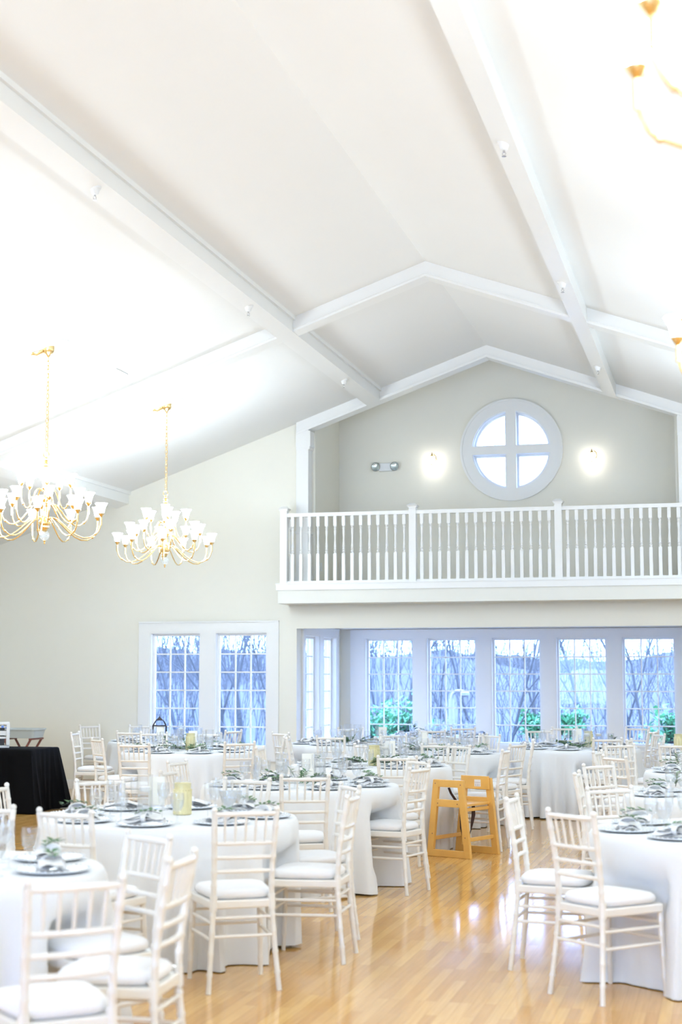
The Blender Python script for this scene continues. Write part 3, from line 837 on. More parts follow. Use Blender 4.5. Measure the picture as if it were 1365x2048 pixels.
# table straight behind
chair_rail('T8', 877, 1491, 'ivory chair with back to the viewer, first one behind the highchair table')
chair_rail('T8', 740, 1491, 'ivory chair before dark greenery, front left of the table behind the highchair')
chair_rail('T8', 1036, 1490, 'ivory chair in the aisle, right front of the table behind the highchair', 160)
chair_rail('T8', 1067, 1483, 'edge-on ivory chair in the aisle, right side of the table behind the highchair', 186)
chair_rail('T8', 980, 1480, 'ivory chair at the far right of the table behind the highchair', 235, 17.95)
chair_rail('T8', 816, 1474, 'ivory chair on the far side of the table behind the highchair')
# paired windows table
chair_rail('T5', 268, 1490, 'ivory chair, back to the viewer, below the lantern at the paired windows table')
chair_rail('T5', 480, 1487, 'ivory chair, back to the viewer, below the second paired window')
chair_rail('T5', 194, 1480, 'edge-on ivory chair at the left end of the paired windows table')
chair_rail('T5', 490, 1476, 'ivory chair against the second paired window, right end of its table')
chair_rail('T5', 410, 1470, 'ivory chair on the far side of the paired windows table, beside its card')
chair_rail('T5', 308, 1476, 'ivory chair on the far left side of the paired windows table', None, 17.55)
# lantern table
chair_rail('T6', 150, 1467, 'outermost ivory chair of the hall, edge-on before the bare beige wall', 8)
chair_rail('T6', 179, 1463, 'second ivory chair from the black table, before the bare beige wall', -30, 20.05)
chair_rail('T6', 280, 1461, 'ivory chair on the far side of the lantern table, under the window casing', -97, 20.1)
chair_rail('T6', 430, 1462, 'ivory chair right of the lantern table, between the paired windows')
chair_rail('T6', 267, 1471, 'ivory chair with back to the viewer before the lantern table', None, 17.95)
# bay corner table
chair_rail('T7', 662, 1475, 'ivory chair, back to the viewer, before the bay corner table', 88)
chair_rail('T7', 626, 1466, 'ivory chair in front of the side bay windows')
chair_rail('T7', 702, 1458, 'small ivory chair facing us before the bay corner wall')
chair_rail('T7', 577, 1478, 'edge-on ivory chair before the beige wall strip next to the bay', 10)
# bay table
chair_rail('T9', 927, 1457, 'ivory chair silhouetted in the lamp post window')
chair_rail('T9', 865, 1462, 'ivory chair in front of the bay table beside the dark sprig')
# last bay windows table
chair_rail('T10', 1072, 1474, 'edge-on ivory chair turned from the aisle to the last bay windows table', 0, 18.1)
chair_rail('T10', 1079, 1462, 'ivory chair below the middle bay window, far left of its table')
chair_rail('T10', 1130, 1457, 'ivory chair below the fourth bay window')
chair_rail('T10', 1216, 1479, 'ivory chair with back to the viewer before the crystal candle glasses')
chair_rail('T10', 1281, 1470, 'ivory chair below the last bay window, right side of its table')
chair_rail('T10', 1307, 1464, 'ivory chair against the blue panes of the last bay window', 160)
chair_rail('T10', 1276, 1457, 'farthest ivory chair below the last bay window', 250)
# right row
chair_rail('T14', 1282, 1482, 'ivory chair with leaning back at the fourth table of the right row', -5)
chair_rail('T14', 1352, 1496, 'ivory chair at the right photo edge before the pale gold vase', 80, 15.85)
chair_rail('T11', 1196, 1506, 'ivory chair at the left side of the third right row table', -8)
chair_rail('T11', 1230, 1516, 'ivory chair with shaded back at the front of the third right row table', 40)
chair_rail('T11', 1240, 1491, 'ivory chair far left of the third right row table')
chair_rail('T12', 1198, 1532, 'ivory chair on the far left side of the second right row table')
chair_rail('T12', 1155, 1549, 'ivory chair at the left end of the second right row table', 0)
chair_rail('T13', 1220, 1580, 'ivory chair behind the nearest right row table, its rail over the tabletop')
chair_pts('T13', (1104, 1988), (1203, 2012), 0, .235, True, 'large ivory chair turned halfway to the nearest right row table')
chair_pts('T13', (1022, 1940), (1045, 1917), 0, .235, False, 'edge-on ivory chair by the bright floor reflection, beside the large turned one')
CH['T13'][-1] = CH['T13'][-1]

# ------------------------------------------------------------------ tables with cloths
TZ, TR = .762, .765
def table(key, seed, floor_len=True):
    (x, y), nm = TABLES[key]
    t = empty('round_table', (x, y, 0)); tag(t, nm.replace('the ', '', 1) + ', under its cloth', 'table', 'round banquet tables')
    MB().lathe([(.74, TZ - .032), (.75, TZ - .030), (.75, TZ - .006), (.74, TZ - .004)], 40).build('tabletop', M['tub'], t)
    for sx in (-1, 1):
        m_ = MB(); m_.tube([(sx * .30, -.28, 0), (sx * .30, -.25, TZ - .03)], .014, 8); m_.tube([(sx * .30, .28, 0), (sx * .30, .25, TZ - .03)], .014, 8); m_.tube([(sx * .30, -.27, .2), (sx * .30, .27, .2)], .011, 8)
        m_.tube([(sx * .30, -.28, 0), (sx * .30, -.279, .04)], .02, 8); m_.tube([(sx * .30, .28, 0), (sx * .30, .279, .04)], .02, 8)
        m_.build('leg_frame', M['chrome'], t)
    rnd = random.Random(seed)
    ph = [(k, rnd.uniform(0, 6.28), rnd.uniform(.5, 1.0)) for k in (9, 14, 19, 26, 33)]
    n = 168
    hem = [rnd.uniform(0, 6.28) for _ in range(3)]
    rows = [(0.0, 0), (.35, 0), (.62, 0), (.735, 0), (.757, .002), (TR, .010)]
    zs = [.03, .07, .13, .20, .27, .34, .41, .48, .55, .62, .68, .72, .745]
    vs = []; fs = []
    for (r, dz) in rows[1:]:
        for k in range(n):
            a = 2 * math.pi * k / n; vs.append((r * math.cos(a), r * math.sin(a), TZ - dz))
    for d in zs:
        tt = d / .745
        for k in range(n):
            a = 2 * math.pi * k / n
            f = sum(w_ * math.cos(q * a + p_) for q, p_, w_ in ph) / 2.4
            r = TR + .010 + .040 * tt + (.014 + .085 * tt) * f * min(1, tt * 2.6)
            z = TZ - .010 - d * (1 + .010 * math.sin(3 * a + hem[0]) + .008 * math.sin(5 * a + hem[1]))
            z = max(z, .006)
            if z < .60:
                for (cx_, cy_, rz) in CH[key]:
                    for _ in range(24):
                        px, py = x + r * math.cos(a) - cx_, y + r * math.sin(a) - cy_
                        lx = px * math.cos(-rz) - py * math.sin(-rz); ly = px * math.sin(-rz) + py * math.cos(-rz)
                        lim = .25
                        if abs(lx) < .225 and -.32 < ly < lim and r > .50: r -= .014
                        else: break
            if key in ('T4', 'T3') and z < .71:
                (cx_, cy_, rz), hx, hy = HC_BOX
                for _ in range(24):
                    px, py = x + r * math.cos(a) - cx_, y + r * math.sin(a) - cy_
                    if abs(px * math.cos(-rz) - py * math.sin(-rz)) < hx and abs(px * math.sin(-rz) + py * math.cos(-rz)) < hy: r -= .012
                    else: break
            vs.append((r * math.cos(a), r * math.sin(a), z))
    R_ = len(rows) - 1 + len(zs)
    fs.append(tuple(range(n)))
    for j in range(R_ - 1):
        for k in range(n):
            fs.append((j * n + k, (j + 1) * n + k, (j + 1) * n + (k + 1) % n, j * n + (k + 1) % n))
    # soften what the chairs push in
    for _ in range(1):
        nv = list(vs)
        for j in range(6, R_):
            for k in range(n):
                i = j * n + k; up_ = vs[(j - 1) * n + k]; dn = vs[min(R_ - 1, j + 1) * n + k]; l_ = vs[j * n + (k - 1) % n]; r_ = vs[j * n + (k + 1) % n]
                nv[i] = (vs[i][0] * .6 + (up_[0] + dn[0] + l_[0] + r_[0]) * .10, vs[i][1] * .6 + (up_[1] + dn[1] + l_[1] + r_[1]) * .10, vs[i][2])
        vs = nv
    o = MB().add(vs, fs).build('tablecloth', M['cloth'], None, 70)
    o.location = (x, y, 0)
    tag(o, 'white floor length cloth on ' + nm.replace('the ', 'the ', 1), 'tablecloth', 'white round tablecloths')
for i, k in enumerate(TABLES): table(k, 40 + i)

# ------------------------------------------------------------------ table settings
TT = TZ + .001
def visible(x, y, z, m_=25):
    px, py, d = project((x, y, z)); return -m_ < px < 1365 + m_ and py < 2048 + m_
PROTO = {}
def make(name, fn, loc, rz, label, cat, group):
    if name not in PROTO: PROTO[name] = fn(); o = PROTO[name]
    else: o = copy_tree(PROTO[name])
    o.location = loc; o.rotation_euler = (0, 0, rz)
    for k in ('label', 'category', 'group'):
        if k in o: del o[k]
    return tag(o, label, cat, group)
def charger_fn():
    m_ = MB(); m_.lathe([(.0005, .004), (.10, .004), (.115, .007), (.155, .014), (.162, .016), (.163, .013), (.15, .009), (.11, .0), (.0005, .0)], 36)
    for k in range(36):
        a = 2 * math.pi * k / 36; m_.sphere((.159 * math.cos(a), .159 * math.sin(a), .0165), .0055, 5, 3)
    return m_.build('charger_plate', M['charger'])
def napkin_fn():
    o = empty('folded_napkin')
    m_ = MB(); rnd = random.Random(5)
    for k in range(3):
        vs = []; fs = []; nx, ny = 9, 6
        for i in range(nx):
            for j in range(ny):
                u, v_ = i / (nx - 1) - .5, j / (ny - 1) - .5
                z = .012 + k * .010 + .012 * math.sin(7 * u + k) * (.4 + abs(v_)) + .018 * max(0, .5 - abs(v_) * 1.6) + .006 * math.cos(9 * v_ + 2 * k)
                vs.append((u * (.25 - .015 * k), v_ * (.12 - .008 * k) + .01 * math.sin(3 * u + k), z))
        for i in range(nx - 1):
            for j in range(ny - 1): fs.append((i * ny + j, (i + 1) * ny + j, (i + 1) * ny + j + 1, i * ny + j + 1))
        m_.add(vs, fs)
    m_.build('folded_linen', M['napkin'], o, 60)
    m_ = MB(); m_.lathe([(.035, -.014), (.04, -.012), (.04, .012), (.035, .014), (.032, .012), (.032, -.012), (.035, -.014)], 14)
    m_.v = [(v_[2], v_[0] * 1.35, v_[1] * .72 + .036) for v_ in m_.v]
    m_.build('napkin_band', M['napkin'], o, 40)
    return o
def sprig_fn():
    o = empty('green_sprig')
    rnd = random.Random(3)
    m_ = MB(); st = [(-.07, -.01, .055), (-.02, .0, .068), (.04, .008, .066), (.10, .0, .05)]; m_.tube(st, .0018, 5); m_.build('stem', M['twig'], o)
    m_ = MB()
    for k in range(12):
        t = k / 11; p = (lerp(-.07, .10, t), .006 * math.sin(3 * t), .056 + .012 * math.sin(3.1 * t)); s = 1 if k % 2 else -1
        m_.leaf(p, (.6, s * rnd.uniform(.6, 1.1), rnd.uniform(.1, .5)), (0, 0, 1), rnd.uniform(.035, .055), rnd.uniform(.010, .015))
    m_.build('leaves', M['leafg'], o, 0)
    return o
def goblet_fn():
    o = empty('water_goblet')
    m_ = MB(); m_.open_lathe([(.006, .062), (.024, .072), (.037, .10), (.041, .135), (.038, .172), (.0365, .172), (.039, .135), (.035, .102), (.022, .076), (.0005, .070)], 20); m_.build('bowl', M['crystal'], o)
    m_ = MB(); m_.lathe([(.0005, .072), (.022, .077), (.0345, .103), (.0375, .13), (.0005, .131)], 18); m_.build('water', M['water'], o)
    m_ = MB(); m_.lathe([(.033, 0), (.034, .003), (.012, .009), (.005, .018), (.0075, .035), (.005, .05), (.008, .064)], 16); m_.build('stem', M['crystal'], o)
    return o
def flute_fn():
    o = empty('champagne_flute')
    m_ = MB(); m_.open_lathe([(.004, .085), (.014, .095), (.022, .13), (.0245, .17), (.022, .215), (.021, .215), (.0232, .17), (.0205, .13), (.012, .098), (.0005, .092)], 18); m_.build('bowl', M['crystal'], o)
    m_ = MB(); m_.lathe([(.031, 0), (.032, .003), (.010, .008), (.0035, .02), (.0035, .07), (.006, .087)], 16); m_.build('stem', M['crystal'], o)
    return o
def knife_fn():
    m_ = MB(); m_.box(-.006, .006, -.10, .0, 0, .003); m_.box(-.008, .008, 0, .09, .0005, .0022)
    return m_.build('table_knife', M['chrome'], None, 0, .001)
WHERE = ['nearest the viewer', 'at the near right', 'at the right end', 'at the far right', 'on the far side', 'at the far left', 'at the left end', 'at the near left']
SHORT = {'T1': 'the corner table', 'T2': 'the gold vase table', 'T3': 'the middle table', 'T4': 'the highchair table', 'T5': 'the paired windows table', 'T6': 'the lantern table', 'T7': 'the bay corner table', 'T8': 'the table behind the highchair', 'T9': 'the table inside the bay', 'T10': 'the last bay windows table', 'T11': 'the third right row table', 'T12': 'the second right row table', 'T13': 'the nearest right row table', 'T14': 'the fourth right row table'}
START = {'T1': 20, 'T2': -14, 'T3': -25, 'T4': -20, 'T5': 10, 'T6': 0, 'T7': 10, 'T8': 15, 'T9': 0, 'T10': -8, 'T11': -20, 'T12': -25, 'T13': -28, 'T14': 0}
for key, ((tx, ty), nm) in TABLES.items():
    base = math.atan2(-ty, -tx)            # towards the viewer
    nmr = SHORT[key]
    far = ty > 17.5
    for k in range(8):
        a = base + math.radians(START[key]) + k * math.pi / 4
        w_ = WHERE[k]
        ux, uy = math.cos(a), math.sin(a)
        px, py = tx + .575 * ux, ty + .575 * uy
        rz = a + math.pi / 2
        if visible(px, py, TT):
            make('charger', charger_fn, (px, py, TT), rz, 'silver beaded charger plate %s of %s' % (w_, nmr), 'plate', 'charger plates')
            make('napkin', napkin_fn, (px, py, TT + .011), rz + .5 * math.sin(k * 2.3), 'white folded napkin on the plate %s of %s' % (w_, nmr), 'napkin', 'folded napkins')
            if not far and k in (7, 0, 1, 2, 6, 3):
                make('sprig', sprig_fn, (px, py, TT + .013), rz + .9 * math.sin(k * 1.7 + 1), 'green leaf sprig on the napkin %s of %s' % (w_, nmr), 'sprig', 'leaf sprigs on napkins')
        b = a + .34; qx, qy = tx + .44 * math.cos(b), ty + .44 * math.sin(b)
        if visible(qx, qy, TT): make('goblet', goblet_fn, (qx, qy, TT), k, 'clear water goblet %s of %s' % (w_, nmr), 'glass', 'water goblets')
        b = a + .12; qx, qy = tx + .36 * math.cos(b), ty + .36 * math.sin(b)
        if visible(qx, qy, TT) and k % 2 == (0 if far else k % 2): make('flute', flute_fn, (qx, qy, TT), k, 'clear champagne flute %s of %s' % (w_, nmr), 'glass', 'champagne flutes')

# ------------------------------------------------------------------ centrepieces
def greenery_fn():
    o = empty('greenery_garland'); rnd = random.Random(8)
    m_ = MB(); s_ = MB()
    for b in range(15):
        a = rnd.uniform(0, 6.28); r0 = rnd.uniform(.02, .10); L_ = rnd.uniform(.10, .26)
        p = Vector((r0 * math.cos(a) * 1.7, r0 * math.sin(a), .01)); d = Vector((math.cos(a) * 1.3, math.sin(a) * .8, rnd.uniform(.05, .65))).normalized()
        q = [p, p + d * L_ * .5, p + d * L_ - Vector((0, 0, .03))]; s_.tube(q, .002, 4)
        for k in range(11):
            t = k / 10; pp = p + d * L_ * t - Vector((0, 0, .03 * t * t)); s = 1 if k % 2 else -1
            sd = Vector((-d.y, d.x, rnd.uniform(-.2, .7))) * s
            m_.leaf(pp, d * .5 + sd * rnd.uniform(.5, 1), (0, 0, 1), rnd.uniform(.03, .06), rnd.uniform(.010, .018))
    s_.build('stems', M['twig'], o); m_.build('leaves', M['leafg'], o, 0)
    return o
def hurricane_fn():
    o = empty('candle_cylinder')
    m_ = MB(); m_.open_lathe([(.0005, .004), (.045, .004), (.046, .24), (.048, .24), (.048, 0), (.0005, 0)], 24); m_.build('glass_cylinder', M['crystal'], o)
    m_ = MB(); m_.lathe([(.0005, .01), (.043, .01), (.043, .145), (.0005, .145)], 20); m_.build('water', M['water'], o)
    m_ = MB(); m_.lathe([(.0005, .135), (.025, .137), (.034, .15), (.035, .165), (.02, .168), (.0005, .166)], 16); m_.tube([(0, 0, .166), (.001, 0, .178)], .0012, 5); m_.build('floating_candle', M['wax'], o)
    return o
def vase_fn():
    o = empty('gold_vase')
    m_ = MB(); n = 48
    prof = [(.0005, .0), (.050, .0), (.055, .006), (.055, .135), (.054, .142), (.050, .150), (.051, .185), (.053, .19), (.050, .19), (.047, .18), (.046, .15), (.0005, .145)]
    m_.lathe(prof, n, (0, 0, 0), lambda r, a, j: r * (1 + (.035 * math.cos(16 * a) if 1 < j < 5 else 0)))
    m_.build('ribbed_body', M['goldglass'], o, 30)
    m_ = MB()
    for k in range(16):
        a = 2 * math.pi * k / 16; m_.sphere((.053 * math.cos(a), .053 * math.sin(a), .148), .006, 6, 4)
    m_.build('beaded_collar', M['goldglass'], o)
    return o
def card_fn():
    o = empty('menu_card')
    m_ = MB(); m_.add([(-.052, -.0015, .02), (.052, -.0015, .02), (.052, .012, .20), (-.052, .012, .20), (-.052, .0015, .02), (.052, .0015, .02), (.052, .015, .20), (-.052, .015, .20)],
                      [(0, 1, 2, 3), (7, 6, 5, 4), (0, 4, 5, 1), (1, 5, 6, 2), (2, 6, 7, 3), (3, 7, 4, 0)])
    m_.build('card', M['paper'], o, 0)
    m_ = MB(); m_.box(-.05, .05, -.02, .03, 0, .012); m_.box(-.045, .045, -.006, -.002, .01, .026); m_.box(-.045, .045, .0025, .0065, .01, .026); m_.build('stand', M['crystal'], o, 0)
    return o
def face(x, y): return math.atan2(-y, -x) + math.pi / 2
ctr = 'centrepieces of the tables'
def at_table(px, py): return on_z(px, py, TT)
for key, ((tx, ty), nm) in TABLES.items():
    if key not in ('T2', 'T13') and visible(tx - .25, ty, TT, 0):
        g = make('greenery', greenery_fn, (tx, ty, TT + .016), TABLES[key][0][1] * 1.3, 'low eucalyptus garland in the middle of ' + SHORT[key], 'greenery', ctr)
for key, dx, dy, nm in (('T2', -.20, .10, 'beside the menu card'), ('T3', -.17, .05, 'over the chair back'), ('T3', .13, .10, 'beside the menu card'), ('T4', .12, .12, ''), ('T4', -.02, .20, ''), ('T5', -.18, .0, ''), ('T5', .20, .10, ''), ('T7', .10, .0, ''), ('T7', -.05, .1, ''),
                        ('T8', -.22, .05, ''), ('T8', .20, .10, ''), ('T9', -.05, -.05, ''), ('T9', .12, .05, ''), ('T10', .15, .0, ''), ('T10', .28, .1, ''), ('T6', .16, .04, ''), ('T14', -.15, .2, '')):
    (tx, ty), tn = TABLES[key]; tn = SHORT[key]
    side = 'left' if dx < 0 else 'right'
    make('hurricane', hurricane_fn, (tx + dx, ty + dy, TT), 0, 'glass cylinder with floating candle, %s of the garland on %s' % (side, tn) if key not in ('T4', 'T9', 'T10', 'T7') else 'glass cylinder with floating candle, %s one on %s' % ('first' if dx == min(d for k_, d, _, _ in [('T4', -.02, 0, 0), ('T7', -.05, 0, 0), ('T9', -.05, 0, 0), ('T10', .15, 0, 0)] if k_ == key) else 'second', tn), 'candle glass', 'candle cylinders')
for key, px, py in (('T2', 365, 1629), ('T4', 749, 1531), ('T5', 381, 1500), ('T10', 1178, 1494), ('T14', 1359, 1502)):
    p = at_table(px, py); make('vase', vase_fn, p, 0, 'ribbed gold glass vase on ' + SHORT[key], 'vase', 'ribbed gold vases')
for key, px, py in (('T2', 313, 1617), ('T3', 617, 1556), ('T4', 781, 1522), ('T5', 386, 1496), ('T6', 321, 1483), ('T7', 766, 1486), ('T8', 846, 1500), ('T10', 1156, 1490)):
    p = at_table(px, py); make('card', card_fn, p, face(p.x, p.y) + .1 * math.sin(px), 'upright ivory menu card on ' + SHORT[key], 'menu card', 'menu cards')
# crystal bowl on the gold vase table
p = at_table(462, 1613)
b_ = empty('crystal_bowl', p); tag(b_, 'large cut crystal bowl at the right end of the gold vase table', 'bowl')
m_ = MB(); m_.open_lathe([(.0005, .006), (.03, .006), (.052, .03), (.066, .07), (.069, .10), (.072, .10), (.072, .07), (.056, .026), (.034, 0), (.0005, 0)], 18); m_.build('bowl', M['cutglass'], b_, 15)
m_ = MB(); m_.lathe([(.0005, .008), (.03, .01), (.05, .032), (.06, .06), (.0005, .06)], 18); m_.build('water', M['water'], b_)
# taller leafy sprig in the bay
def bouquet(px, py, key, h, label, m):
    p = at_table(px, py); o = empty('leafy_sprig', p); tag(o, label, 'sprig'); rnd = random.Random(int(px))
    s_ = MB(); l_ = MB(); s_.tube([(0, 0, 0), (.01, 0, h * .5), (-.005, .01, h)], .0025, 5)
    for k in range(14):
        t = .15 + .85 * k / 13; a = rnd.uniform(0, 6.28); l_.leaf((.006 * math.sin(3 * t), 0, h * t), (math.cos(a), math.sin(a), rnd.uniform(.0, .8)), (0, 0, 1), rnd.uniform(.05, .085), rnd.uniform(.016, .024))
    s_.build('stem', M['twig'], o); l_.build('leaves', m, o, 0)
bouquet(828, 1480, 'T8', .20, 'tall dark green leaf sprig below the pier between first two bay windows', M['leafg'])
bouquet(1357, 1528, 'T11', .10, 'big pale sage leaves on the third table of the right row', M['leafp'])
bouquet(1352, 1573, 'T12', .10, 'big pale sage leaves on the second table of the right row', M['leafp'])
bouquet(1226, 1484, 'T10', .06, 'dark green leaf sprig beside the candle glasses of the last bay table', M['leafg'])

# lantern
p = Vector((-7.20, 18.86, TT)); ln = empty('candle_lantern', p, .3); tag(ln, 'dark bronze candle lantern standing before the first paired window', 'lantern')
m_ = MB(); q = .085
m_.box(-q - .01, q + .01, -q - .01, q + .01, 0, .015)
for sx in (-1, 1):
    for sy in (-1, 1): m_.tube([(sx * q, sy * q, .01), (sx * q, sy * q, .20)], .006, 6)
for z in (.2,):
    for s in (-1, 1): m_.box(-q - .006, q + .006, s * q - .006, s * q + .006, z - .006, z + .006); m_.box(s * q - .006, s * q + .006, -q - .006, q + .006, z - .006, z + .006)
m_.build('frame', M['lantern'], ln, 30)
m_ = MB()
for sx in (-1, 1):
    for sy in (-1, 1): m_.tube([(sx * q, sy * q, .2), (sx * .045, sy * .045, .272)], .005, 6)
m_.add([(-.05, -.05, .268), (.05, -.05, .268), (.05, .05, .268), (-.05, .05, .268), (0, 0, .325)], [(0, 1, 4), (1, 2, 4), (2, 3, 4), (3, 0, 4), (3, 2, 1, 0)])
m_.tube([(.012 * math.cos(2 * math.pi * i / 12), 0, .334 + .012 * math.sin(2 * math.pi * i / 12)) for i in range(13)], .003, 5, False)
m_.build('roof', M['lantern'], ln, 30)
MB().lathe([(.0005, .015), (.032, .015), (.032, .15), (.0005, .152)], 16).build('candle', M['wax'], ln)

# ------------------------------------------------------------------ wooden highchair
hc = empty('wooden_highchair', (-2.357, 13.858, 0), -.4127); tag(hc, 'honey coloured wooden restaurant highchair standing in the aisle', 'highchair')
def a_frame(y0, y1, name, mid=True, ztop=.68):
    m_ = MB(); B, Tp, wd, zt = .235, .158, .066, ztop
    def X(z): return lerp(B, Tp, z / .68)
    for s in (-1, 1):
        m_.prism([(s * X(0), 0), (s * X(zt), zt), (s * (X(zt) - wd * .92), zt), (s * (X(0) - wd), 0)] if s > 0 else [(s * X(0), 0), (s * (X(0) - wd), 0), (s * (X(zt) - wd * .92), zt), (s * X(zt), zt)], y0, y1)
    e = .0015
    def bar(z0, z1, d):
        m_.prism([(-X(z0) + d, z0), (X(z0) - d, z0), (X(z1) - d, z1), (-X(z1) + d, z1)], y0 + e, y1 - e)
    bar(.0, .062, .01); bar(.615, zt - .001, .01)
    if mid: bar(.44, .505, .01)
    return m_.build(name, M['oak'], hc, 0, .004)
f1 = a_frame(-.249, -.213, 'side_frame'); f2 = a_frame(.213, .249, 'side_frame', True)
MB().prism([(-.152, .575), (.156, .575), (.148, .695), (-.148, .695)], .19, .212).build('backrest_board', M['oak'], hc, 0, .004)
st = MB().box(.0, .068, .1885, .19, .60, .662).build('label', M['sticker'], hc, 0)
m_ = MB()
for k in range(5): m_.box(.006 + k * .012, .014 + k * .012, .1875, .1885, .634, .638)
for k in range(3):
    for j in range(2): m_.box(.010 + k * .019, .016 + k * .019, .1875, .1885, .606 + j * .011, .612 + j * .011)
m_.build('printed_marks', M['ink'], st, 0)
m_ = MB(); m_.box(-.15, .15, -.213, .213, .445, .468); m_.build('seat', M['oak'], hc, 0, .004)
for sx in (-1, 1):
    MB().box(sx * .175 - .012, sx * .175 + .012, -.213, .213, .14, .175).build('stretcher', M['oak'], hc, 0, .004)
m_ = MB(); m_.box(.118, .142, -.213, .213, .40, .43); m_.build('front_slat', M['oak'], hc, 0, .004)
def ribbon(pts, wdt, tw):
    m_ = MB(); vs = []; fs = []
    n = len(pts)
    for i, p in enumerate(pts):
        a = tw * i / (n - 1); d = Vector((math.cos(a), math.sin(a), .15)) * wdt
        p = Vector(p); vs += [p - d, p + d]
    for i in range(n - 1): fs.append((2 * i, 2 * i + 1, 2 * i + 3, 2 * i + 2))
    nv = len(vs); vs += [Vector(v_) + Vector((0, .003, 0)) for v_ in vs]
    fs += [tuple(x + nv for x in reversed(f)) for f in fs]
    return m_.add(vs, fs)
ribbon([(.12, -.02, .445), (.121, -.02, .36), (.108, -.02, .30), (.095, -.02, .23), (.07, -.02, .175), (.05, -.01, .145), (.02, -.02, .165), (.0, -.03, .24), (-.01, -.03, .33), (-.02, -.02, .44)], .017, 5.5).build('strap', M['strap'], hc, 60)
ribbon([(-.09, -.1, .60), (-.08, -.08, .55), (-.06, -.05, .50), (-.05, -.03, .468)], .012, .5).build('strap', M['strap'], hc, 60)
m_ = MB()
for (x, z) in ((-.135, .645), (.135, .64), (-.11, .47), (.10, .47), (-.17, .2), (.18, .18)): m_.tube([(x, -.2505, z), (x, -.248, z)], .005, 8)
m_.build('screw_heads', M['redwood'], f1, 0)

# ------------------------------------------------------------------ black clothed table with equipment, tray stand
bt = empty('serving_table', (-9.0, 17.1, 0)); tag(bt, 'rectangular table hidden under the black cloth', 'table')
MB().box(-.98, .98, -.36, .36, .70, .735).build('tabletop', M['tub'], bt, 0, .004)
for sx in (-1, 1):
    m_ = MB(); m_.tube([(sx * .75, -.28, 0), (sx * .75, -.28, .7)], .014, 8); m_.tube([(sx * .75, .28, 0), (sx * .75, .28, .7)], .014, 8); m_.build('leg_frame', M['chrome'], bt)
m_ = MB(); nseg = []
def rect_out(t, k):
    hx, hy = 1.0, .375
    per = [(-hx, -hy), (hx, -hy), (hx, hy), (-hx, hy)]
    return per
pts = []
NN = 40
for e_ in range(4):
    c0 = [(-1.0, -.375), (1.0, -.375), (1.0, .375), (-1.0, .375)][e_]; c1 = [(1.0, -.375), (1.0, .375), (-1.0, .375), (-1.0, -.375)][e_]
    for k in range(NN): pts.append((lerp(c0[0], c1[0], k / NN), lerp(c0[1], c1[1], k / NN)))
n = len(pts); vs = []; fs = []
lev = [0, .01, .08, .2, .35, .5, .65, .728]
for d in lev:
    for k, (x, y) in enumerate(pts):
        t = d / .73; corner = max(0, 1 - min((abs(abs(x) - 1) + abs(abs(y) - .375)) / .25, 1))
        fl = .012 * (d > 0) + t * (.03 + .02 * math.sin(k * .9) + .012 * math.sin(k * 2.1 + 1)) + t * corner * .11
        nx = math.copysign(1, x) if abs(abs(x) - 1) < .01 else 0; ny = math.copysign(1, y) if abs(abs(y) - .375) < .01 else 0
        vs.append((x + nx * fl, y + ny * fl, .741 - d))
fs.append(tuple(range(n)))
for j in range(len(lev) - 1):
    for k in range(n): fs.append((j * n + k, (j + 1) * n + k, (j + 1) * n + (k + 1) % n, j * n + (k + 1) % n))
o = MB().add(vs, fs).build('tablecloth', M['black'], None, 50); o.location = (-9.0, 17.1, 0)
tag(o, 'black floor length cloth on the serving table at the left photo edge', 'tablecloth')
# white equipment rack
eq = empty('equipment_rack', (-8.73, 17.08, .743), .47); tag(eq, 'white equipment rack with dark slots on the black cloth', 'equipment')
m_ = MB(); m_.box(-.25, .25, -.15, .15, 0, .03); m_.box(-.25, -.22, -.15, .15, .03, .28); m_.box(.21, .25, -.17, .15, .03, .28); m_.box(-.25, .25, -.15, .15, .28, .305); m_.build('case', M['whiteplastic'], eq, 0, .006)
m_ = MB(); m_.box(-.22, .19, -.14, .14, .03, .11); m_.box(-.22, .19, -.14, .14, .135, .15); m_.box(-.22, .19, -.14, .14, .21, .235); m_.build('slots', M['dark'], eq, 0)
m_ = MB(); m_.box(-.22, .21, -.155, .14, .11, .135); m_.box(-.22, .21, -.155, .14, .15, .205); m_.box(-.22, .21, -.155, .14, .24, .262); m_.build('drawer_fronts', M['whiteplastic'], eq, 0, .004)
m_ = MB(); m_.tube([(.20, -.158, .245), (.23, -.16, .23), (.245, -.158, .17), (.22, -.158, .13)], .010, 6); m_.box(.15, .18, -.158, -.15, .24, .27); m_.build('cables', M['bluelight'], eq)
dk = MB(); dk.lathe([(.0005, .0), (.06, .0), (.065, .01), (.05, .03), (.0005, .035)], 16); o = dk.build('microphone_dish', M['dark']); o.location = (-8.66, 17.05, 1.048); tag(o, 'small dark disc lying on top of the white equipment rack', 'dish')
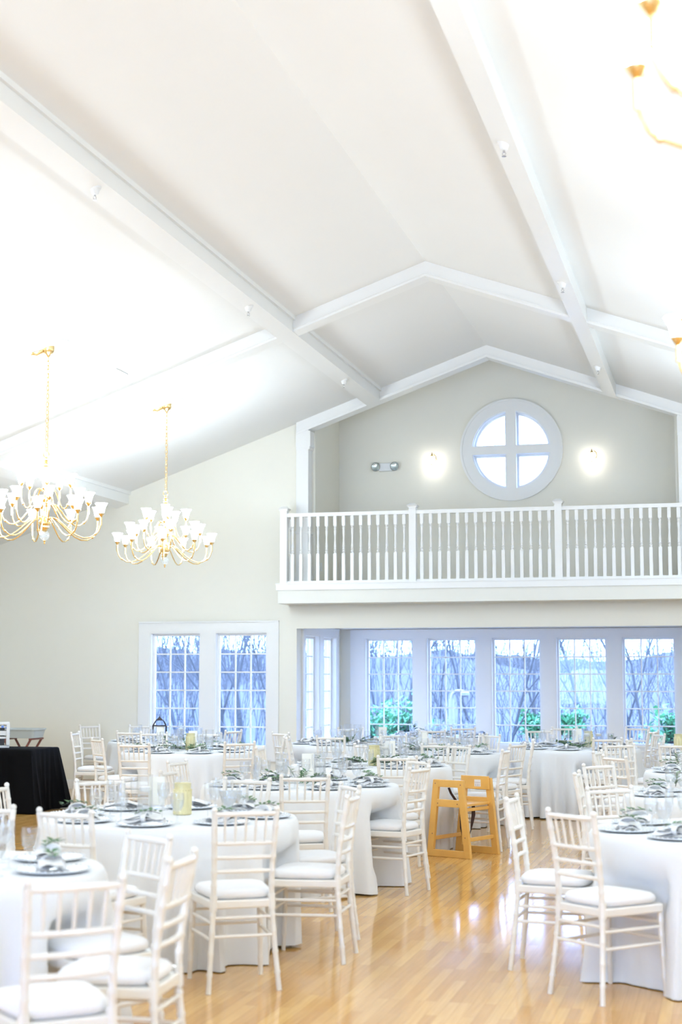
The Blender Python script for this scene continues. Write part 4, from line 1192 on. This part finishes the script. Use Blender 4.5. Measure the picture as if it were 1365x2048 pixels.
# folding tray stand with tub
ts = empty('tray_stand', (-9.47, 19.55, 0)); tag(ts, 'folding reddish wood tray stand behind the black table', 'tray stand')
for sy in (-1, 1):
    for s in (-1, 1):
        MB().tube([(s * .25, sy * .17, 0), (-s * .20, sy * .17, .745)], .016, 6).build('leg', M['redwood'], ts, 20)
m_ = MB()
for s in (-1, 1): m_.box(s * .2 - .02, s * .2 + .02, -.2, .2, .735, .757)
m_.build('top_rail', M['redwood'], ts, 0, .004)
m_ = MB()
for y in (-.1, .1): m_.box(-.2, .2, y - .02, y + .02, .7575, .7605)
m_.build('strap', M['dark'], ts, 0)
tb = MB(); q = [(.235, .0), (.262, .125)]
vs = []; fs = []
def rr(hx, hy, r, z):
    out = []
    for (cx_, cy_, a0) in ((hx - r, hy - r, 0), (-hx + r, hy - r, 90), (-hx + r, -hy + r, 180), (hx - r, -hy + r, 270)):
        for i in range(6): a = math.radians(a0 + 18 * i); out.append((cx_ + r * math.cos(a), cy_ + r * math.sin(a), z))
    return out
L_ = [rr(.235, .17, .04, 0), rr(.258, .19, .045, .105), rr(.27, .205, .05, .108), rr(.27, .205, .05, .128), rr(.25, .185, .045, .128), rr(.23, .165, .04, .008)]
for l_ in L_: vs += l_
k_ = len(L_[0])
for j in range(len(L_) - 1):
    for k in range(k_): fs.append((j * k_ + k, j * k_ + (k + 1) % k_, (j + 1) * k_ + (k + 1) % k_, (j + 1) * k_ + k))
fs.append(tuple(range(k_ - 1, -1, -1))); fs.append(tuple(range((len(L_) - 1) * k_, len(L_) * k_)))
o = tb.add(vs, fs).build('bus_tub', M['tub'], None, 40); o.location = (-9.47, 19.55, .761); tag(o, 'grey plastic tub on the folding tray stand by the wall', 'tub')

# ------------------------------------------------------------------ outdoors
def terrain():
    vs = []; fs = []; nx, ny = 60, 40
    rnd = random.Random(2)
    for j in range(ny):
        for i in range(nx):
            x = -75 + 115 * i / (nx - 1); y = 23.4 + 75 * (j / (ny - 1)) ** 1.3
            t = max(0, min(1, (y - 30) / 30)); t = t * t * (3 - 2 * t)
            z = -.9 + t * (3.1 + 1.1 * math.sin(x * .16 + 1) * .5 + .5 * math.sin(x * .41)) + rnd.uniform(-.5, .5) * t
            vs.append((x, y, z))
    for j in range(ny - 1):
        for i in range(nx - 1): fs.append((j * nx + i, j * nx + i + 1, (j + 1) * nx + i + 1, (j + 1) * nx + i))
    return MB().add(vs, fs)
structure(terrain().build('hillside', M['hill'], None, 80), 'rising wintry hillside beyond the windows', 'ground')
structure(MB().box(-75, 40, 20.72, 23.5, -1.1, -.85).build('ground', M['hill'], None, 0), 'strip of ground right outside the windows', 'ground')

def tree_mb(seed, H, r0, lean, depth=5, spread=.55):
    rnd = random.Random(seed); tr = MB(); br = MB()
    def grow(p, d, L, r, lev):
        n = 4; path = [p]; q = Vector(p); dd = Vector(d)
        for i in range(n):
            dd = (dd + Vector((rnd.uniform(-1, 1), rnd.uniform(-1, 1), rnd.uniform(-.4, .7))) * (.09 + .05 * lev)).normalized()
            q = q + dd * L / n; path.append(Vector(q))
        rad = [r * (1 - .45 * i / n) for i in range(n + 1)]
        (tr if lev < 2 else br).tube(path, rad, 8 if lev == 0 else (6 if lev == 1 else 4), lev == 0)
        if lev >= depth: return
        k = 3 if lev < 2 else 4
        for c_ in range(k + (1 if lev == 0 else 0)):
            i = rnd.randint(2, n) if c_ else n
            b = path[i]; ax = Vector((rnd.uniform(-1, 1), rnd.uniform(-1, 1), rnd.uniform(-.2, .6))).normalized()
            nd = (dd + ax * (spread + .12 * lev + (0 if c_ else -.25))).normalized()
            grow(b, nd, L * rnd.uniform(.52, .78), rad[i] * (.8 if c_ == 0 else .58), lev + 1)
    grow(Vector((0, 0, -.3)), Vector(lean).normalized(), H, r0, 0)
    return tr, br
TREES = {}
def tree(kind, px, Y, z, rz, sc, label):
    if kind not in TREES:
        seed, H, r0, lean = {'thick': (3, 2.6, .085, (.05, 0, 1)), 'leaning': (11, 3.2, .042, (.35, .1, 1)), 'slim': (21, 3.0, .028, (-.12, 0, 1)), 'wild': (35, 1.7, .038, (.1, .1, 1))}[kind]
        t_, b_ = tree_mb(seed, H, r0, lean, 6 if kind in ('thick', 'wild') else 5)
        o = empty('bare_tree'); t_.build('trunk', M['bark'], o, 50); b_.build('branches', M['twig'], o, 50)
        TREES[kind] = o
    else: o = copy_tree(TREES[kind])
    P = on_y(px, 1400, Y)
    o.location = (P.x, P.y, z); o.rotation_euler = (0, 0, rz); o.scale = (sc, sc, sc)
    for k in ('label', 'category', 'group'):
        if k in o: del o[k]
    tag(o, label, 'tree', 'bare trees outside the windows')
tree('thick', 484, 27, -.8, .4, .95, 'thick forked bare tree seen through the paired window next to the bay')
tree('leaning', 400, 28, -.8, 2.7, .9, 'bare tree leaning across the window nearer the black table')
tree('slim', 335, 31, -.8, 1.0, 1.1, 'slim bare tree behind the lantern window')
tree('wild', 450, 34, -.3, 4.0, 1.7, 'tangled bare tree farther back between the paired windows')
tree('wild', 300, 33, -.3, 2.0, 1.6, 'tangled bare tree farther back behind the lantern window')
tree('wild', 540, 32, -.3, .5, 1.6, 'tangled bare tree at the edge of the paired window by the bay')
tree('slim', 765, 44, -.2, .3, 1.25, 'small bare tree in the bay window with green shrubs')
tree('leaning', 975, 30, -.8, .0, 1.0, 'leaning bare tree crossing the middle bay window')
tree('slim', 872, 37, -.6, 2.2, 1.1, 'slim bare tree left of the white lamp post')
tree('leaning', 955, 43, -.2, 2.4, 1.2, 'bare tree behind the lamp post window')
tree('wild', 1075, 38, -.4, 1.2, 1.6, 'tangled bare tree between middle and fourth bay window')
tree('leaning', 1215, 34, -.6, 3.1, 1.15, 'bare tree leaning across the fourth bay window')
tree('leaning', 1325, 29, -.8, 2.0, .95, 'dense bare tree filling the last bay window')
tree('wild', 1275, 36, -.4, 3.0, 1.7, 'tangled bare tree farther back in the last bay window')
tree('leaning', 800, 38, -.4, 1.0, 1.75, 'tall bare tree whose top branches show in the round window')
# brushwood thicket: one uncountable mass
rnd = random.Random(77); m_ = MB()
for k in range(8000):
    x = rnd.uniform(-38, 12); y = rnd.uniform(33, 62) if k % 3 else rnd.uniform(56, 64)
    zg = -.9 + max(0, min(1, (y - 30) / 30)) * 2.7
    a = rnd.uniform(0, 6.28); h = rnd.uniform(.8, 2.4) * (1.8 if x < -9 else 1.0); l_ = rnd.uniform(.1, .7)
    p = Vector((x, y, zg - .1)); q = p + Vector((l_ * math.cos(a), l_ * math.sin(a), h * .6)); r_ = q + Vector((l_ * math.cos(a + .8), l_ * math.sin(a + .8), h * .5))
    m_.tube([p, q, r_], [.011, .008, .003], 3, False)
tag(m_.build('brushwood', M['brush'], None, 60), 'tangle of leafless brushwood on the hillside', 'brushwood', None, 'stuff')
def shrub(px, py, Y, r, label):
    P = on_y(px, py, Y); rnd = random.Random(int(px)); o = empty('evergreen_shrub', (P.x, P.y, P.z - r)); tag(o, label, 'shrub', 'evergreen shrubs outside the bay')
    l_ = MB(); s_ = MB()
    for k in range(26):
        a = rnd.uniform(0, 6.28); e = rnd.uniform(.2, 1.4); d = Vector((math.cos(a) * math.cos(e), math.sin(a) * math.cos(e), math.sin(e)))
        L_ = r * rnd.uniform(.9, 1.7); s_.tube([(0, 0, 0), d * L_ * .5, d * L_], [.02, .012, .004], 4, False)
        for i in range(26):
            p = d * L_ * rnd.uniform(.3, 1.0) + Vector((rnd.gauss(0, .12), rnd.gauss(0, .12), rnd.gauss(0, .12))) * r
            l_.leaf(p, (rnd.uniform(-1, 1), rnd.uniform(-1, 1), rnd.uniform(-.3, .8)), (0, 0, 1), rnd.uniform(.10, .2), rnd.uniform(.03, .05))
    s_.build('stems', M['twig'], o); l_.build('foliage', M['shrub'], o, 0)
shrub(752, 1440, 31, .55, 'green shrub low in the first bay window, beside the casing')
shrub(808, 1420, 32, .6, 'green shrub low in the first bay window, beside the pier')
shrub(1066, 1440, 31, .36, 'green shrub low in the middle bay window')
shrub(1140, 1440, 31, .36, 'green shrub low in the fourth bay window')
shrub(1345, 1445, 30, .42, 'green shrub low in the last bay window')
# lamp post
P = on_y(904, 1460, 27.0)
lp = empty('lamp_post', (P.x, P.y, -.9)); tag(lp, 'white outdoor lamp post with a curved arm outside the bay', 'lamp post')
zt = on_y(904, 1385, 27.0).z + .9
MB().tube([(0, 0, 0), (0, 0, zt - .12)], [.062, .05], 12).build('pole', M['lampwhite'], lp)
MB().tube(bez((0, 0, zt - .14), (0, 0, zt + .02), (.08, 0, zt + .04), (.22, -.02, zt + .02), 8), .03, 8).build('arm', M['lampwhite'], lp)
MB().lathe([(.0005, .04), (.05, .035), (.085, .0), (.08, -.05), (.05, -.075), (.0005, -.08)], 14, (.24, -.02, zt)).build('lamp_head', M['lampwhite'], lp)
